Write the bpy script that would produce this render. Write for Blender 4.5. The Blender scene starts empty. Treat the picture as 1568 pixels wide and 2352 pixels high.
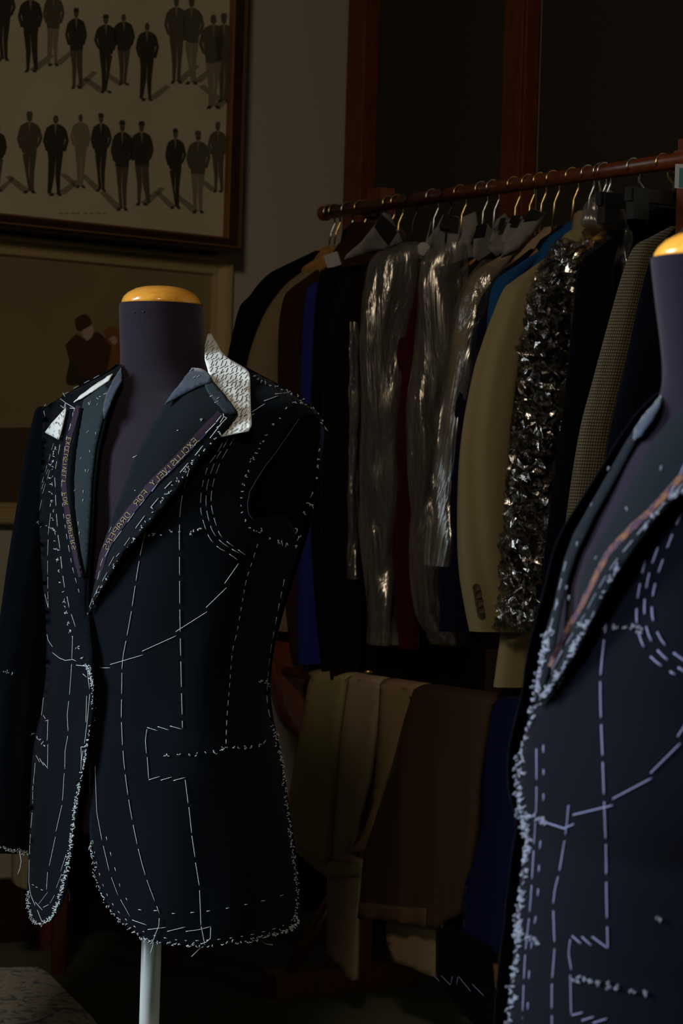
import bpy, bmesh, math, random
from mathutils import Vector, Matrix, noise
from mathutils import geometry as geo
from mathutils.bvhtree import BVHTree

random.seed(7)
SC = bpy.context.scene
COL = SC.collection

# ------------------------------------------------------------------ camera
F = 5553.0                      # focal length in pixels of the 1568x2352 frame
CX, CY = 784.0, 1176.0
CAM = Vector((0, 0, 0.87))
PITCH, ROLL = math.atan(51 / F), 0.030
cp, sp, cr, sr = math.cos(PITCH), math.sin(PITCH), math.cos(ROLL), math.sin(ROLL)
fw = Vector((0, cp, -sp)); r0 = Vector((1, 0, 0)); u0 = Vector((0, sp, cp))
rt = r0 * cr + u0 * sr
up = u0 * cr - r0 * sr
cd = bpy.data.cameras.new('camera'); cam = bpy.data.objects.new('camera', cd); COL.objects.link(cam)
M = Matrix((rt, up, -fw)).transposed().to_4x4(); M.translation = CAM
cam.matrix_world = M
cd.sensor_fit = 'VERTICAL'; cd.sensor_height = 36; cd.lens = F / 2352 * 36
cd.clip_start = 0.05
cd.dof.use_dof = True; cd.dof.focus_distance = 3.05; cd.dof.aperture_fstop = 12.0
SC.camera = cam
SC.view_settings.view_transform = 'Standard'; SC.view_settings.look = 'None'
SC.view_settings.exposure = 0.0; SC.view_settings.gamma = 1.0; SC.view_settings.use_curve_mapping = False

# ------------------------------------------------------------------ light
w = bpy.data.worlds.new('World'); SC.world = w; w.use_nodes = True
w.node_tree.nodes['Background'].inputs[0].default_value = (0.75, 0.82, 1, 1)
w.node_tree.nodes['Background'].inputs[1].default_value = 0.0006

def area(name, loc, target, sx, sy, power, col, spread=180):
    l = bpy.data.lights.new(name, 'AREA'); l.shape = 'RECTANGLE'; l.size = sx; l.size_y = sy
    l.energy = power; l.color = col; l.spread = math.radians(spread)
    o = bpy.data.objects.new(name, l); COL.objects.link(o); o.location = loc
    o.rotation_euler = (Vector(target) - Vector(loc)).to_track_quat('-Z', 'Y').to_euler()
    return o
area('window_daylight', (-1.90, 2.58, 1.40), (-0.35, 2.46, 0.90), 0.7, 1.9, 19.5, (0.82, 0.93, 1.0), 56)
area('near_jacket_fill', (-1.1, 0.7, 1.55), (0.40, 2.0, 0.85), 0.45, 0.6, 1.8, (0.80, 0.86, 1.0), 42)  # added fill, narrowed to the near jacket; no known source
area('room_lamp', (-0.36, 0.5, 2.45), (0.1, 4.2, 0.8), 0.35, 0.35, 6.9, (1.0, 0.83, 0.62), 110)

# ------------------------------------------------------------------ projection
def ray(px, py):
    return (fw + rt * ((px - CX) / F) - up * ((py - CY) / F))
def at(px, py, Y):
    d = ray(px, py); return CAM + d * (Y / d.y)
def onplane(px, py, P, n):
    d = ray(px, py); return CAM + d * ((P - CAM).dot(n) / d.dot(n))
def proj(P):
    v = P - CAM; z = v.dot(fw)
    return CX + F * v.dot(rt) / z, CY - F * v.dot(up) / z

# ------------------------------------------------------------------ materials
def mat(name, col, rough=0.8, sheen=0.0, bump=None, metal=0.0, var=None, spec=0.5, alpha=None, coat=0.0, objcoord=True):
    m = bpy.data.materials.new(name); m.use_nodes = True
    nt = m.node_tree; b = nt.nodes['Principled BSDF']
    b.inputs['Base Color'].default_value = (*col, 1); b.inputs['Roughness'].default_value = rough
    b.inputs['Metallic'].default_value = metal; b.inputs['Specular IOR Level'].default_value = spec
    b.inputs['Sheen Weight'].default_value = sheen; b.inputs['Sheen Roughness'].default_value = 0.4
    b.inputs['Coat Weight'].default_value = coat
    if alpha is not None: b.inputs['Alpha'].default_value = alpha
    tc = nt.nodes.new('ShaderNodeTexCoord')
    if bump:
        sc, st = bump[:2]
        n = nt.nodes.new('ShaderNodeTexNoise'); n.inputs['Scale'].default_value = sc; n.inputs['Detail'].default_value = 4
        nt.links.new(tc.outputs['Object'], n.inputs['Vector'])
        bp = nt.nodes.new('ShaderNodeBump'); bp.inputs['Strength'].default_value = st
        bp.inputs['Distance'].default_value = bump[2] if len(bump) > 2 else 0.001
        nt.links.new(n.outputs['Fac'], bp.inputs['Height']); nt.links.new(bp.outputs[0], b.inputs['Normal'])
    if var:
        sc, col2, lo, hi = var
        n = nt.nodes.new('ShaderNodeTexNoise'); n.inputs['Scale'].default_value = sc; n.inputs['Detail'].default_value = 5
        nt.links.new(tc.outputs['Object'], n.inputs['Vector'])
        r = nt.nodes.new('ShaderNodeValToRGB')
        r.color_ramp.elements[0].position = lo; r.color_ramp.elements[0].color = (*col, 1)
        r.color_ramp.elements[1].position = hi; r.color_ramp.elements[1].color = (*col2, 1)
        nt.links.new(n.outputs['Fac'], r.inputs['Fac']); nt.links.new(r.outputs[0], b.inputs['Base Color'])
    return m

def wood(name, c1, c2, rough=0.35, scale=(6, 6, 1.2), coat=0.0):
    m = mat(name, c1, rough, coat=coat); nt = m.node_tree; b = nt.nodes['Principled BSDF']
    tc = nt.nodes.new('ShaderNodeTexCoord'); mp = nt.nodes.new('ShaderNodeMapping'); mp.inputs['Scale'].default_value = scale
    n = nt.nodes.new('ShaderNodeTexNoise'); n.inputs['Scale'].default_value = 14; n.inputs['Detail'].default_value = 6; n.inputs['Distortion'].default_value = 1.2
    r = nt.nodes.new('ShaderNodeValToRGB')
    r.color_ramp.elements[0].position = 0.35; r.color_ramp.elements[0].color = (*c1, 1)
    r.color_ramp.elements[1].position = 0.65; r.color_ramp.elements[1].color = (*c2, 1)
    nt.links.new(tc.outputs['Object'], mp.inputs[0]); nt.links.new(mp.outputs[0], n.inputs['Vector'])
    nt.links.new(n.outputs['Fac'], r.inputs['Fac']); nt.links.new(r.outputs[0], b.inputs['Base Color'])
    return m

def plastic_film(name, clear=0.62, rough=0.16, scale=38.0, strength=0.9, tint=(0.9, 0.87, 0.82), stretch=(1, 1, 0.28), haze=0.3):
    m = bpy.data.materials.new(name); m.use_nodes = True; nt = m.node_tree
    for n in list(nt.nodes): nt.nodes.remove(n)
    out = nt.nodes.new('ShaderNodeOutputMaterial')
    tr = nt.nodes.new('ShaderNodeBsdfTransparent'); gl = nt.nodes.new('ShaderNodeBsdfGlossy'); df = nt.nodes.new('ShaderNodeBsdfDiffuse')
    gl.inputs['Roughness'].default_value = rough; gl.inputs['Color'].default_value = (*tint, 1)
    df.inputs['Color'].default_value = (0.20, 0.19, 0.185, 1)
    tr.inputs['Color'].default_value = (0.9, 0.9, 0.9, 1)
    m1 = nt.nodes.new('ShaderNodeMixShader'); m1.inputs[0].default_value = haze
    m2 = nt.nodes.new('ShaderNodeMixShader'); m2.inputs[0].default_value = clear
    nt.links.new(gl.outputs[0], m1.inputs[1]); nt.links.new(df.outputs[0], m1.inputs[2])
    nt.links.new(m1.outputs[0], m2.inputs[1]); nt.links.new(tr.outputs[0], m2.inputs[2])
    nt.links.new(m2.outputs[0], out.inputs[0])
    tc = nt.nodes.new('ShaderNodeTexCoord'); mp = nt.nodes.new('ShaderNodeMapping'); mp.inputs['Scale'].default_value = stretch
    v = nt.nodes.new('ShaderNodeTexVoronoi'); v.inputs['Scale'].default_value = scale; v.feature = 'SMOOTH_F1'
    n = nt.nodes.new('ShaderNodeTexNoise'); n.inputs['Scale'].default_value = scale * 0.6; n.inputs['Detail'].default_value = 5; n.inputs['Distortion'].default_value = 1.5
    ad = nt.nodes.new('ShaderNodeMath'); ad.operation = 'ADD'
    bp = nt.nodes.new('ShaderNodeBump'); bp.inputs['Strength'].default_value = strength; bp.inputs['Distance'].default_value = 0.02
    nt.links.new(tc.outputs['Object'], mp.inputs[0]); nt.links.new(mp.outputs[0], v.inputs['Vector']); nt.links.new(mp.outputs[0], n.inputs['Vector'])
    nt.links.new(v.outputs['Distance'], ad.inputs[0]); nt.links.new(n.outputs['Fac'], ad.inputs[1])
    nt.links.new(ad.outputs[0], bp.inputs['Height'])
    nt.links.new(bp.outputs[0], gl.inputs['Normal']); nt.links.new(bp.outputs[0], df.inputs['Normal'])
    return m

def check_mat(name, c1, c2, n=900.0):
    m = mat(name, c1, 0.9, 0.1); nt = m.node_tree; b = nt.nodes['Principled BSDF']
    tc = nt.nodes.new('ShaderNodeTexCoord')
    def wave(axis, sc):
        s = nt.nodes.new('ShaderNodeTexWave'); s.bands_direction = axis; s.inputs['Scale'].default_value = sc
        s.inputs['Distortion'].default_value = 0.15
        nt.links.new(tc.outputs['UV'], s.inputs['Vector']); return s
    a = wave('X', n); c = wave('Y', n)
    mx = nt.nodes.new('ShaderNodeMath'); mx.operation = 'MULTIPLY'
    nt.links.new(a.outputs['Fac'], mx.inputs[0]); nt.links.new(c.outputs['Fac'], mx.inputs[1])
    r = nt.nodes.new('ShaderNodeValToRGB')
    r.color_ramp.elements[0].position = 0.0; r.color_ramp.elements[0].color = (*c2, 1)
    r.color_ramp.elements[1].position = 0.8; r.color_ramp.elements[1].color = (*c1, 1)
    nt.links.new(mx.outputs[0], r.inputs['Fac']); nt.links.new(r.outputs[0], b.inputs['Base Color'])
    return m

MT = dict(
    navy=mat('navy_wool', (0.0023, 0.0041, 0.0071), 0.95, 0.02, (900, 0.35, 0.0006), spec=0.06),
    navy_near=mat('navy_wool_near', (0.0024, 0.0031, 0.0064), 0.95, 0.02, (900, 0.3, 0.0006), spec=0.06),
    facing=mat('grey_green_facing', (0.0210, 0.0310, 0.0370), 0.95, 0.02, (900, 0.35, 0.0006), spec=0.06),
    lapel=mat('dark_lapel_wool', (0.0062, 0.0088, 0.0120), 0.95, 0.02, (900, 0.35, 0.0006), spec=0.06),
    melton=mat('blue_grey_melton', (0.027, 0.040, 0.060), 0.95, 0.3, (500, 0.6, 0.001), var=(60, (0.035, 0.05, 0.075), 0.35, 0.65), spec=0.1),
    canvas=mat('off_white_canvas', (0.74, 0.76, 0.74), 0.95, 0.0, (1100, 0.5, 0.0006), spec=0.1),
    tape=mat('purple_selvedge', (0.0300, 0.0195, 0.0330), 0.9, spec=0.1),
    tape_orange=mat('copper_selvedge', (0.15, 0.075, 0.040), 0.9, var=(120, (0.045, 0.026, 0.055), 0.4, 0.6), spec=0.1),
    blue_edge=mat('blue_selvedge_thread', (0.02, 0.02, 0.14), 0.9),
    gold=mat('gold_lettering_thread', (0.40, 0.33, 0.15), 0.8),
    thread=mat('white_basting_thread', (0.50, 0.55, 0.585), 0.85, spec=0.2),
    thread_dim=mat('lilac_grey_basting_thread', (0.22, 0.235, 0.40), 0.85, spec=0.2),
    thread_near=mat('grey_white_tack_thread', (0.19, 0.21, 0.27), 0.85, spec=0.2),
    darkthread=mat('dark_pad_thread', (0.025, 0.025, 0.025), 0.9),
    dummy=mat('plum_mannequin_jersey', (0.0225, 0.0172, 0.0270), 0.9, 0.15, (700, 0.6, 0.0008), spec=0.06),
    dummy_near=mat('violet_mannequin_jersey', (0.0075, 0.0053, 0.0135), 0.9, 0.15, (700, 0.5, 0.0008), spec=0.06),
    seam_shade=mat('black_seam_shade', (0.0010, 0.0011, 0.0016), 0.95, spec=0.03),  # black raw seam cloth, also the painted shade in the armhole
    cap=wood('varnished_cap_wood', (0.92, 0.43, 0.060), (0.80, 0.33, 0.038), 0.2, (3, 16, 3), coat=0.25),
    pole=mat('grey_enamel', (0.70, 0.75, 0.76), 0.35),
    wall=mat('beige_plaster', (0.46, 0.41, 0.34), 0.9, 0, (40, 0.12, 0.002)),
    floor=mat('green_carpet', (0.055, 0.064, 0.014), 1.0, 0.1, (400, 0.5, 0.003)),
    olive=mat('olive_board', (0.0320, 0.0270, 0.0125), 0.9, 0, (300, 0.15)),
    taupe=mat('taupe_board', (0.0340, 0.0260, 0.0180), 0.9, 0, (300, 0.15)),
    redwood=wood('red_brown_wood', (0.1700, 0.0400, 0.0110), (0.110, 0.024, 0.006), 0.35),
    darkwood=wood('dark_mahogany', (0.045, 0.016, 0.011), (0.030, 0.011, 0.008), 0.35),
    hangerwood=wood('hanger_wood', (0.42, 0.21, 0.07), (0.32, 0.15, 0.05), 0.35),
    gilt_brown=mat('dark_gilt', (0.20, 0.095, 0.03), 0.5, metal=0.2),
    gilt=mat('gilt', (0.55, 0.41, 0.20), 0.45, metal=0.3, bump=(80, 0.3)),
    blackframe=mat('black_frame', (0.014, 0.010, 0.008), 0.5),
    paper=mat('aged_paper', (0.50, 0.42, 0.27), 0.9, var=(5, (0.58, 0.50, 0.34), 0.3, 0.7)),
    ink1=mat('print_ink_black', (0.035, 0.028, 0.020), 0.9),
    ink2=mat('print_ink_brown', (0.095, 0.078, 0.048), 0.9),
    ink3=mat('print_ink_wash', (0.235, 0.195, 0.12), 0.9),
    brass=mat('brass', (0.80, 0.58, 0.22), 0.28, metal=1.0),
    steel=mat('steel', (0.65, 0.65, 0.63), 0.3, metal=1.0),
    blackmetal=mat('black_hook', (0.03, 0.03, 0.03), 0.4, metal=0.6),
    blackplastic=mat('black_plastic', (0.006, 0.006, 0.006), 0.4),
    cover=mat('grey_shoulder_paper', (0.22, 0.205, 0.20), 0.75, alpha=0.9),
    covertag=mat('black_card', (0.006, 0.006, 0.005), 0.6),
    white_tag=mat('pale_card', (0.38, 0.37, 0.37), 0.8),
    teal=mat('teal_card', (0.03, 0.14, 0.12), 0.7),
)
CLOTH = {}
def cloth(name, c, rough=0.95):
    if name not in CLOTH:
        CLOTH[name] = mat(name, c, rough, 0.02, (500, 0.4, 0.001), spec=0.06)
    return CLOTH[name]

# ------------------------------------------------------------------ object helpers
def tag(o, label=None, cat=None, group=None, kind=None):
    if label: o['label'] = label
    if cat: o['category'] = cat
    if group: o['group'] = group
    if kind: o['kind'] = kind
    return o
def thing(name, label, cat, loc, group=None):
    o = bpy.data.objects.new(name, None); COL.objects.link(o); o.location = Vector(loc); o.empty_display_size = 0.05
    return tag(o, label, cat, group)
def worldloc(o):
    v = Vector(o.location)
    if o.parent: v = v + worldloc(o.parent)
    return v
def mesh(name, verts, faces, m, parent=None, smooth=True, solid=0.0, uvs=None, fmat=None):
    """links ONE mesh; verts are world coordinates"""
    off = worldloc(parent) if parent else Vector((0, 0, 0))
    me = bpy.data.meshes.new(name)
    me.from_pydata([tuple(Vector(v) - off) for v in verts], [], faces)
    for x in (m if isinstance(m, (list, tuple)) else [m]): me.materials.append(x)
    if fmat:
        for p, k in zip(me.polygons, fmat): p.material_index = k
    if smooth: me.polygons.foreach_set('use_smooth', [True] * len(me.polygons))
    if uvs:
        ul = me.uv_layers.new(name='UVMap')
        for l in me.loops: ul.data[l.index].uv = uvs[l.vertex_index]
    me.update()
    o = bpy.data.objects.new(name, me); COL.objects.link(o)
    if parent: o.parent = parent
    if solid:
        s = o.modifiers.new('thickness', 'SOLIDIFY'); s.thickness = solid; s.offset = -1
    return o

class MB:
    def __init__(s): s.v = []; s.f = []; s.m = []; s.k = 0
    def add(s, vs, fs):
        b = len(s.v); s.v += [Vector(v) for v in vs]; s.f += [tuple(i + b for i in f) for f in fs]; s.m += [s.k] * len(fs)
    def box(s, c, ax, ay, az):
        c = Vector(c); ax = Vector(ax); ay = Vector(ay); az = Vector(az)
        vs = [c + ax * i + ay * j + az * k for i in (-1, 1) for j in (-1, 1) for k in (-1, 1)]
        s.add(vs, [(0, 1, 3, 2), (4, 6, 7, 5), (0, 4, 5, 1), (2, 3, 7, 6), (0, 2, 6, 4), (1, 5, 7, 3)])
    def tube(s, pts, r, n=5, cap=True):
        pts = [Vector(p) for p in pts]
        if len(pts) < 2: return
        rs = r if isinstance(r, (list, tuple)) else [r] * len(pts)
        vs = []; ref = None
        for i, p in enumerate(pts):
            t = (pts[min(i + 1, len(pts) - 1)] - pts[max(i - 1, 0)])
            t = t.normalized() if t.length > 1e-9 else Vector((0, 0, 1))
            if ref is None: ref = Vector((0, 0, 1)) if abs(t.z) < 0.9 else Vector((1, 0, 0))
            a = t.cross(ref)
            a = a.normalized() if a.length > 1e-6 else t.orthogonal().normalized()
            b = a.cross(t); ref = b
            for k in range(n):
                q = 2 * math.pi * k / n
                vs.append(p + (a * math.cos(q) + b * math.sin(q)) * rs[i])
        fs = [(i * n + k, i * n + (k + 1) % n, (i + 1) * n + (k + 1) % n, (i + 1) * n + k) for i in range(len(pts) - 1) for k in range(n)]
        if cap: fs += [tuple(range(n - 1, -1, -1)), tuple((len(pts) - 1) * n + k for k in range(n))]
        s.add(vs, fs)
    def lathe(s, c, prof, n=40, ax=Vector((1, 0, 0)), ay=Vector((0, 1, 0)), az=Vector((0, 0, 1))):
        c = Vector(c); vs = []
        for r, z in prof:
            for k in range(n):
                q = 2 * math.pi * k / n
                vs.append(c + (ax * math.cos(q) + ay * math.sin(q)) * max(r, 1e-5) + az * z)
        fs = [(i * n + k, i * n + (k + 1) % n, (i + 1) * n + (k + 1) % n, (i + 1) * n + k) for i in range(len(prof) - 1) for k in range(n)]
        s.add(vs, fs)
    def grid(s, rows, closed=False):
        n = len(rows[0]); vs = [p for r in rows for p in r]
        fs = [(i * n + k, i * n + (k + 1) % n, (i + 1) * n + (k + 1) % n, (i + 1) * n + k)
              for i in range(len(rows) - 1) for k in range(n if closed else n - 1)]
        s.add(vs, fs)
    def build(s, name, m, parent=None, smooth=True, solid=0.0, uvs=None):
        return mesh(name, s.v, s.f, m, parent, smooth, solid, uvs, s.m if isinstance(m, (list, tuple)) else None)

def build_runs(mb, name, m, parent):
    """threads that lie apart become separate objects of the same name"""
    vs, fs = mb.v, mb.f; root = list(range(len(vs)))
    def find(i):
        while root[i] != i: root[i] = root[root[i]]; i = root[i]
        return i
    for f in fs:
        a = find(f[0])
        for i in f[1:]: root[find(i)] = a
    isl = {}
    for i in range(len(vs)): isl.setdefault(find(i), []).append(i)
    boxes = []
    for ids in isl.values():
        lo = Vector([min(vs[i][c] for i in ids) for c in range(3)]); hi = Vector([max(vs[i][c] for i in ids) for c in range(3)])
        boxes.append((lo, hi, max(hi - lo), ids))
    k = len(boxes); grp = list(range(k))
    def g(i):
        while grp[i] != i: grp[i] = grp[grp[i]]; i = grp[i]
        return i
    for i in range(k):
        for j in range(i):
            gap = Vector([max(0, boxes[i][0][c] - boxes[j][1][c], boxes[j][0][c] - boxes[i][1][c]) for c in range(3)]).length
            if gap <= .95 * max(.02, .5 * max(boxes[i][2], boxes[j][2])): grp[g(i)] = g(j)
    out = {}
    for i in range(k): out.setdefault(g(i), set()).update(boxes[i][3])
    for ids in out.values():
        od = sorted(ids); mp = {v: n_ for n_, v in enumerate(od)}
        mesh(name, [vs[i] for i in od], [tuple(mp[i] for i in f) for f in fs if f[0] in ids], m, parent)

def catmull(pts, n):
    """n points evenly spread along a Catmull-Rom curve through tuples"""
    P = [tuple(p) for p in pts]; out = []
    L = len(P) - 1
    for i in range(n):
        t = i / (n - 1) * L; k = min(int(t), L - 1); u = t - k
        a, b, c, d = P[max(k - 1, 0)], P[k], P[k + 1], P[min(k + 2, L)]
        out.append(tuple(0.5 * ((2 * b[j]) + (c[j] - a[j]) * u + (2 * a[j] - 5 * b[j] + 4 * c[j] - d[j]) * u * u + (3 * b[j] - a[j] - 3 * c[j] + d[j]) * u ** 3) for j in range(len(b))))
    return out
def resample(poly, step, closed=False):
    P = list(poly) + ([poly[0]] if closed else []); out = []
    for a, b in zip(P, P[1:]):
        L = math.dist(a, b); n = max(1, int(round(L / step)))
        for i in range(n): out.append((a[0] + (b[0] - a[0]) * i / n, a[1] + (b[1] - a[1]) * i / n))
    if not closed: out.append(tuple(P[-1]))
    return out
def smoothpoly(poly, per=8):
    return [(p[0], p[1]) for p in catmull(poly, per * (len(poly) - 1) + 1)]
def inside(x, y, poly):
    c = False; j = len(poly) - 1
    for i in range(len(poly)):
        xi, yi = poly[i]; xj, yj = poly[j]
        if (yi > y) != (yj > y) and x < (xj - xi) * (y - yi) / (yj - yi) + xi: c = not c
        j = i
    return c
def interp(tab, x):
    if x <= tab[0][0]: return tab[0][1:]
    for a, b in zip(tab, tab[1:]):
        if x <= b[0]:
            t = (x - a[0]) / (b[0] - a[0]); return tuple(p + (q - p) * t for p, q in zip(a[1:], b[1:]))
    return tab[-1][1:]

# ------------------------------------------------------------------ lofted bodies
class Loft:
    """a garment body: horizontal elliptical sections whose outline is known in the view"""
    def __init__(s, rows, D, yaw, k, n=160, m=190, ripple=None):
        s.D = D; s.rows = rows; s.n = n
        c, sn = math.cos(yaw), math.sin(yaw)
        R = catmull([(r[0], r[1], r[2], r[3] if len(r) > 3 else k) for r in rows], m)
        s.ring = []; s.mid = []; s.py = []
        for py, L, Rr, kk in R:
            P, Q = at(L, py, D), at(Rr, py, D)
            ctr = (P + Q) / 2; hw = (Q - P).length / 2
            a = hw / math.sqrt(c * c + kk * kk * sn * sn); b = a * kk
            ex = Vector((c, -sn, 0)); ey = Vector((sn, c, 0))   # ex to the wearer's left, ey to the back
            ring = []
            for i in range(n):
                q = 2 * math.pi * i / n
                g = 1.0 + (ripple(q, ctr.z) if ripple else 0.0)
                cq, sq = math.cos(q), math.sin(q)
                e = 0.86
                x = math.copysign(abs(cq) ** e, cq); y = math.copysign(abs(sq) ** e, sq)
                nn = math.sqrt(cq * cq + sq * sq) ; f = 0.97 / max(1e-6, (x * x + y * y) ** 0.0)
                ring.append(ctr + (ex * (a * (0.55 * cq + 0.45 * x)) + ey * (b * (0.55 * sq + 0.45 * y))) * g)
            s.ring.append(ring); s.mid.append(ctr); s.py.append(py)
        vs = [p for r in s.ring for p in r]
        s.faces = [(i * n + k2, i * n + (k2 + 1) % n, (i + 1) * n + (k2 + 1) % n, (i + 1) * n + k2) for i in range(len(s.ring) - 1) for k2 in range(n)]
        s.verts = vs
        s.bvh = BVHTree.FromPolygons(vs, s.faces)
        s.lr = [(r[0], r[1], r[2]) for r in rows]
    def hit(s, px, py):
        return march_hit(s.bvh, px, py, s.lr)
def march_hit(bvh, px, py, lr):
    d = ray(px, py); dn = d.normalized()
    h = bvh.ray_cast(CAM, dn)
    if h[0] is None:
        L, Rr = interp(lr, py); cx = (L + Rr) / 2; q = px
        yy = min(max(py, lr[0][0] + 2), lr[-1][0] - 2)
        for _ in range(220):
            q += 1.5 if cx > q else -1.5
            d2 = ray(q, yy).normalized(); h = bvh.ray_cast(CAM, d2)
            if h[0] is not None: break
        if h[0] is None: return None
        return CAM + d * (h[0].y - CAM.y) / d.y
    return h[0]

def panel_geo(outline, surf, off=0.0, step=11, hole=None, jag=0.0):
    out = resample(outline, step, True)
    if jag: out = [(x + random.uniform(-jag, jag), y + random.uniform(-jag, jag)) for x, y in out]
    hl = resample(hole, step, True) if hole else []
    x0, x1 = min(p[0] for p in out), max(p[0] for p in out); y0, y1 = min(p[1] for p in out), max(p[1] for p in out)
    pts = list(out) + list(hl); no, nh = len(out), len(hl)
    edges = [(i, (i + 1) % no) for i in range(no)] + [(no + i, no + (i + 1) % nh) for i in range(nh)]
    bound = pts[:]
    cell = {}
    for p in bound: cell.setdefault((int(p[0] // step), int(p[1] // step)), []).append(p)
    y = y0 + step * 0.5; row = 0
    while y < y1:
        x = x0 + step * (0.5 if row % 2 else 0.0)
        while x < x1:
            if inside(x, y, out) and not (hole and inside(x, y, hl)):
                kx, ky = int(x // step), int(y // step)
                if not any((p[0] - x) ** 2 + (p[1] - y) ** 2 < (0.55 * step) ** 2 for i in (-1, 0, 1) for j in (-1, 0, 1) for p in cell.get((kx + i, ky + j), ())):
                    pts.append((x, y))
            x += step
        y += step * 0.87; row += 1
    V, E, Fc, *_ = geo.delaunay_2d_cdt([Vector(p) for p in pts], edges, [], 0, 1e-4)
    faces = []
    for f in Fc:
        c = (V[f[0]] + V[f[1]] + V[f[2]]) / 3
        if inside(c.x, c.y, out) and not (hole and inside(c.x, c.y, hl)):
            a, b, d = V[f[0]], V[f[1]], V[f[2]]
            cr_ = (b.x - a.x) * (d.y - a.y) - (b.y - a.y) * (d.x - a.x)
            faces.append(tuple(f) if cr_ < 0 else (f[0], f[2], f[1]))
    P = []
    for v in V:
        h = surf(v.x, v.y)
        o = off(v.x, v.y) if callable(off) else off
        d = ray(v.x, v.y).normalized()
        P.append((h if h is not None else at(v.x, v.y, 3.1)) - d * o)
    return P, faces

class Surfaces:
    """collects built panels so that stitches can be laid on the topmost cloth"""
    def __init__(s): s.v = []; s.f = []; s.lr = None
    def add(s, P, Fc):
        b = len(s.v); s.v += [Vector(p) for p in P]; s.f += [tuple(i + b for i in f) for f in Fc]
    def done(s, lr): s.bvh = BVHTree.FromPolygons(s.v, s.f); s.lr = lr
    def __call__(s, px, py, lift=0.0012):
        h = march_hit(s.bvh, px, py, s.lr)
        return None if h is None else h - ray(px, py).normalized() * lift

def edge_dist(poly):
    P = resample(poly, 4)
    return lambda x, y: min(math.hypot(x - a, y - b) for a, b in P)

# ---- stitches
def lay(surf, poly, lift=0.0012, step=7):
    P = [surf(x, y, lift) for x, y in resample(poly, step)]
    return [p for p in P if p is not None]
def cut(poly, on, gap, jit=0.2, start=0.0):
    pts = resample(smoothpoly(poly, 10), 2.0); L = [0]
    for a, b in zip(pts, pts[1:]): L.append(L[-1] + math.dist(a, b))
    s = start; segs = []
    while s < L[-1]:
        e = s + on * random.uniform(1 - jit, 1 + jit)
        seg = [p for p, l in zip(pts, L) if s <= l <= e]
        if len(seg) > 1: segs.append([seg[0], seg[len(seg) // 2], seg[-1]])
        s = e + gap * random.uniform(1 - jit, 1 + jit)
    return segs
def stitches(name, surf, segs, m, parent, r=0.0007, lift=0.0012):
    r *= .74
    b = MB()
    for sg in segs:
        P = lay(surf, sg, lift)
        if len(P) > 1 and max((p - q).length for p, q in zip(P, P[1:])) < 0.05: b.tube(P, r, 4)
    if b.v: build_runs(b, name, m, parent)
def tufts(name, surf, pts, m, parent, r=0.00055, size=6.5, n=(1, 3), spread=2.0):
    size *= .85
    b = MB()
    for x, y in pts:
        for _ in range(random.randint(*n)):
            a = random.uniform(0, 2 * math.pi); l = size * random.uniform(0.5, 1.15)
            x0, y0 = x + random.uniform(-spread, spread), y + random.uniform(-spread, spread)
            k = random.uniform(-0.9, 0.9)
            q = [(x0, y0, 0.0008), (x0 + math.cos(a) * l * 0.5, y0 + math.sin(a) * l * 0.5, 0.0025),
                 (x0 + math.cos(a + k) * l, y0 + math.sin(a + k) * l, random.uniform(0.001, 0.004))]
            P = [surf(u, v, w_) for u, v, w_ in q]
            if all(p is not None for p in P) and max((p - q_).length for p, q_ in zip(P, P[1:])) < 0.02: b.tube(P, r, 4)
    if b.v: build_runs(b, name, m, parent)
def along(poly, step, jit=0.3):
    pts = resample(smoothpoly(poly, 10), step)
    return [(x + random.uniform(-jit, jit) * step * 0.5, y + random.uniform(-jit, jit) * step * 0.5) for x, y in pts]
def sc(pts, s, ox, oy): return [(ox + x / s, oy + y / s) for x, y in pts]
def scs(segs, s, ox, oy): return [sc(g, s, ox, oy) for g in segs]

GLY = {
    'E': [[(.6, 1), (0, 1), (0, 0), (.6, 0)], [(0, .5), (.5, .5)]], 'X': [[(0, 0), (.6, 1)], [(0, 1), (.6, 0)]],
    'C': [[(.6, .8), (.45, 1), (.15, 1), (0, .8), (0, .2), (.15, 0), (.45, 0), (.6, .2)]], 'L': [[(0, 1), (0, 0), (.6, 0)]],
    'U': [[(0, 1), (0, .2), (.15, 0), (.45, 0), (.6, .2), (.6, 1)]],
    'S': [[(.6, .85), (.45, 1), (.15, 1), (0, .8), (.1, .58), (.5, .42), (.6, .2), (.45, 0), (.15, 0), (0, .15)]],
    'I': [[(.3, 0), (.3, 1)]], 'V': [[(0, 1), (.3, 0), (.6, 1)]], 'Y': [[(0, 1), (.3, .5), (.6, 1)], [(.3, .5), (.3, 0)]],
    'F': [[(0, 0), (0, 1), (.6, 1)], [(0, .5), (.5, .5)]],
    'O': [[(.15, 0), (0, .2), (0, .8), (.15, 1), (.45, 1), (.6, .8), (.6, .2), (.45, 0), (.15, 0)]],
    'R': [[(0, 0), (0, 1), (.45, 1), (.6, .8), (.45, .55), (0, .55)], [(.3, .55), (.6, 0)]],
    'D': [[(0, 0), (0, 1), (.4, 1), (.6, .75), (.6, .25), (.4, 0), (0, 0)]],
    'A': [[(0, 0), (.1, .8), (.3, 1), (.5, .8), (.6, 0)], [(.05, .45), (.55, .45)]],
    'P': [[(0, 0), (0, 1), (.45, 1), (.6, .78), (.45, .5), (0, .5)]],
}
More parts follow.
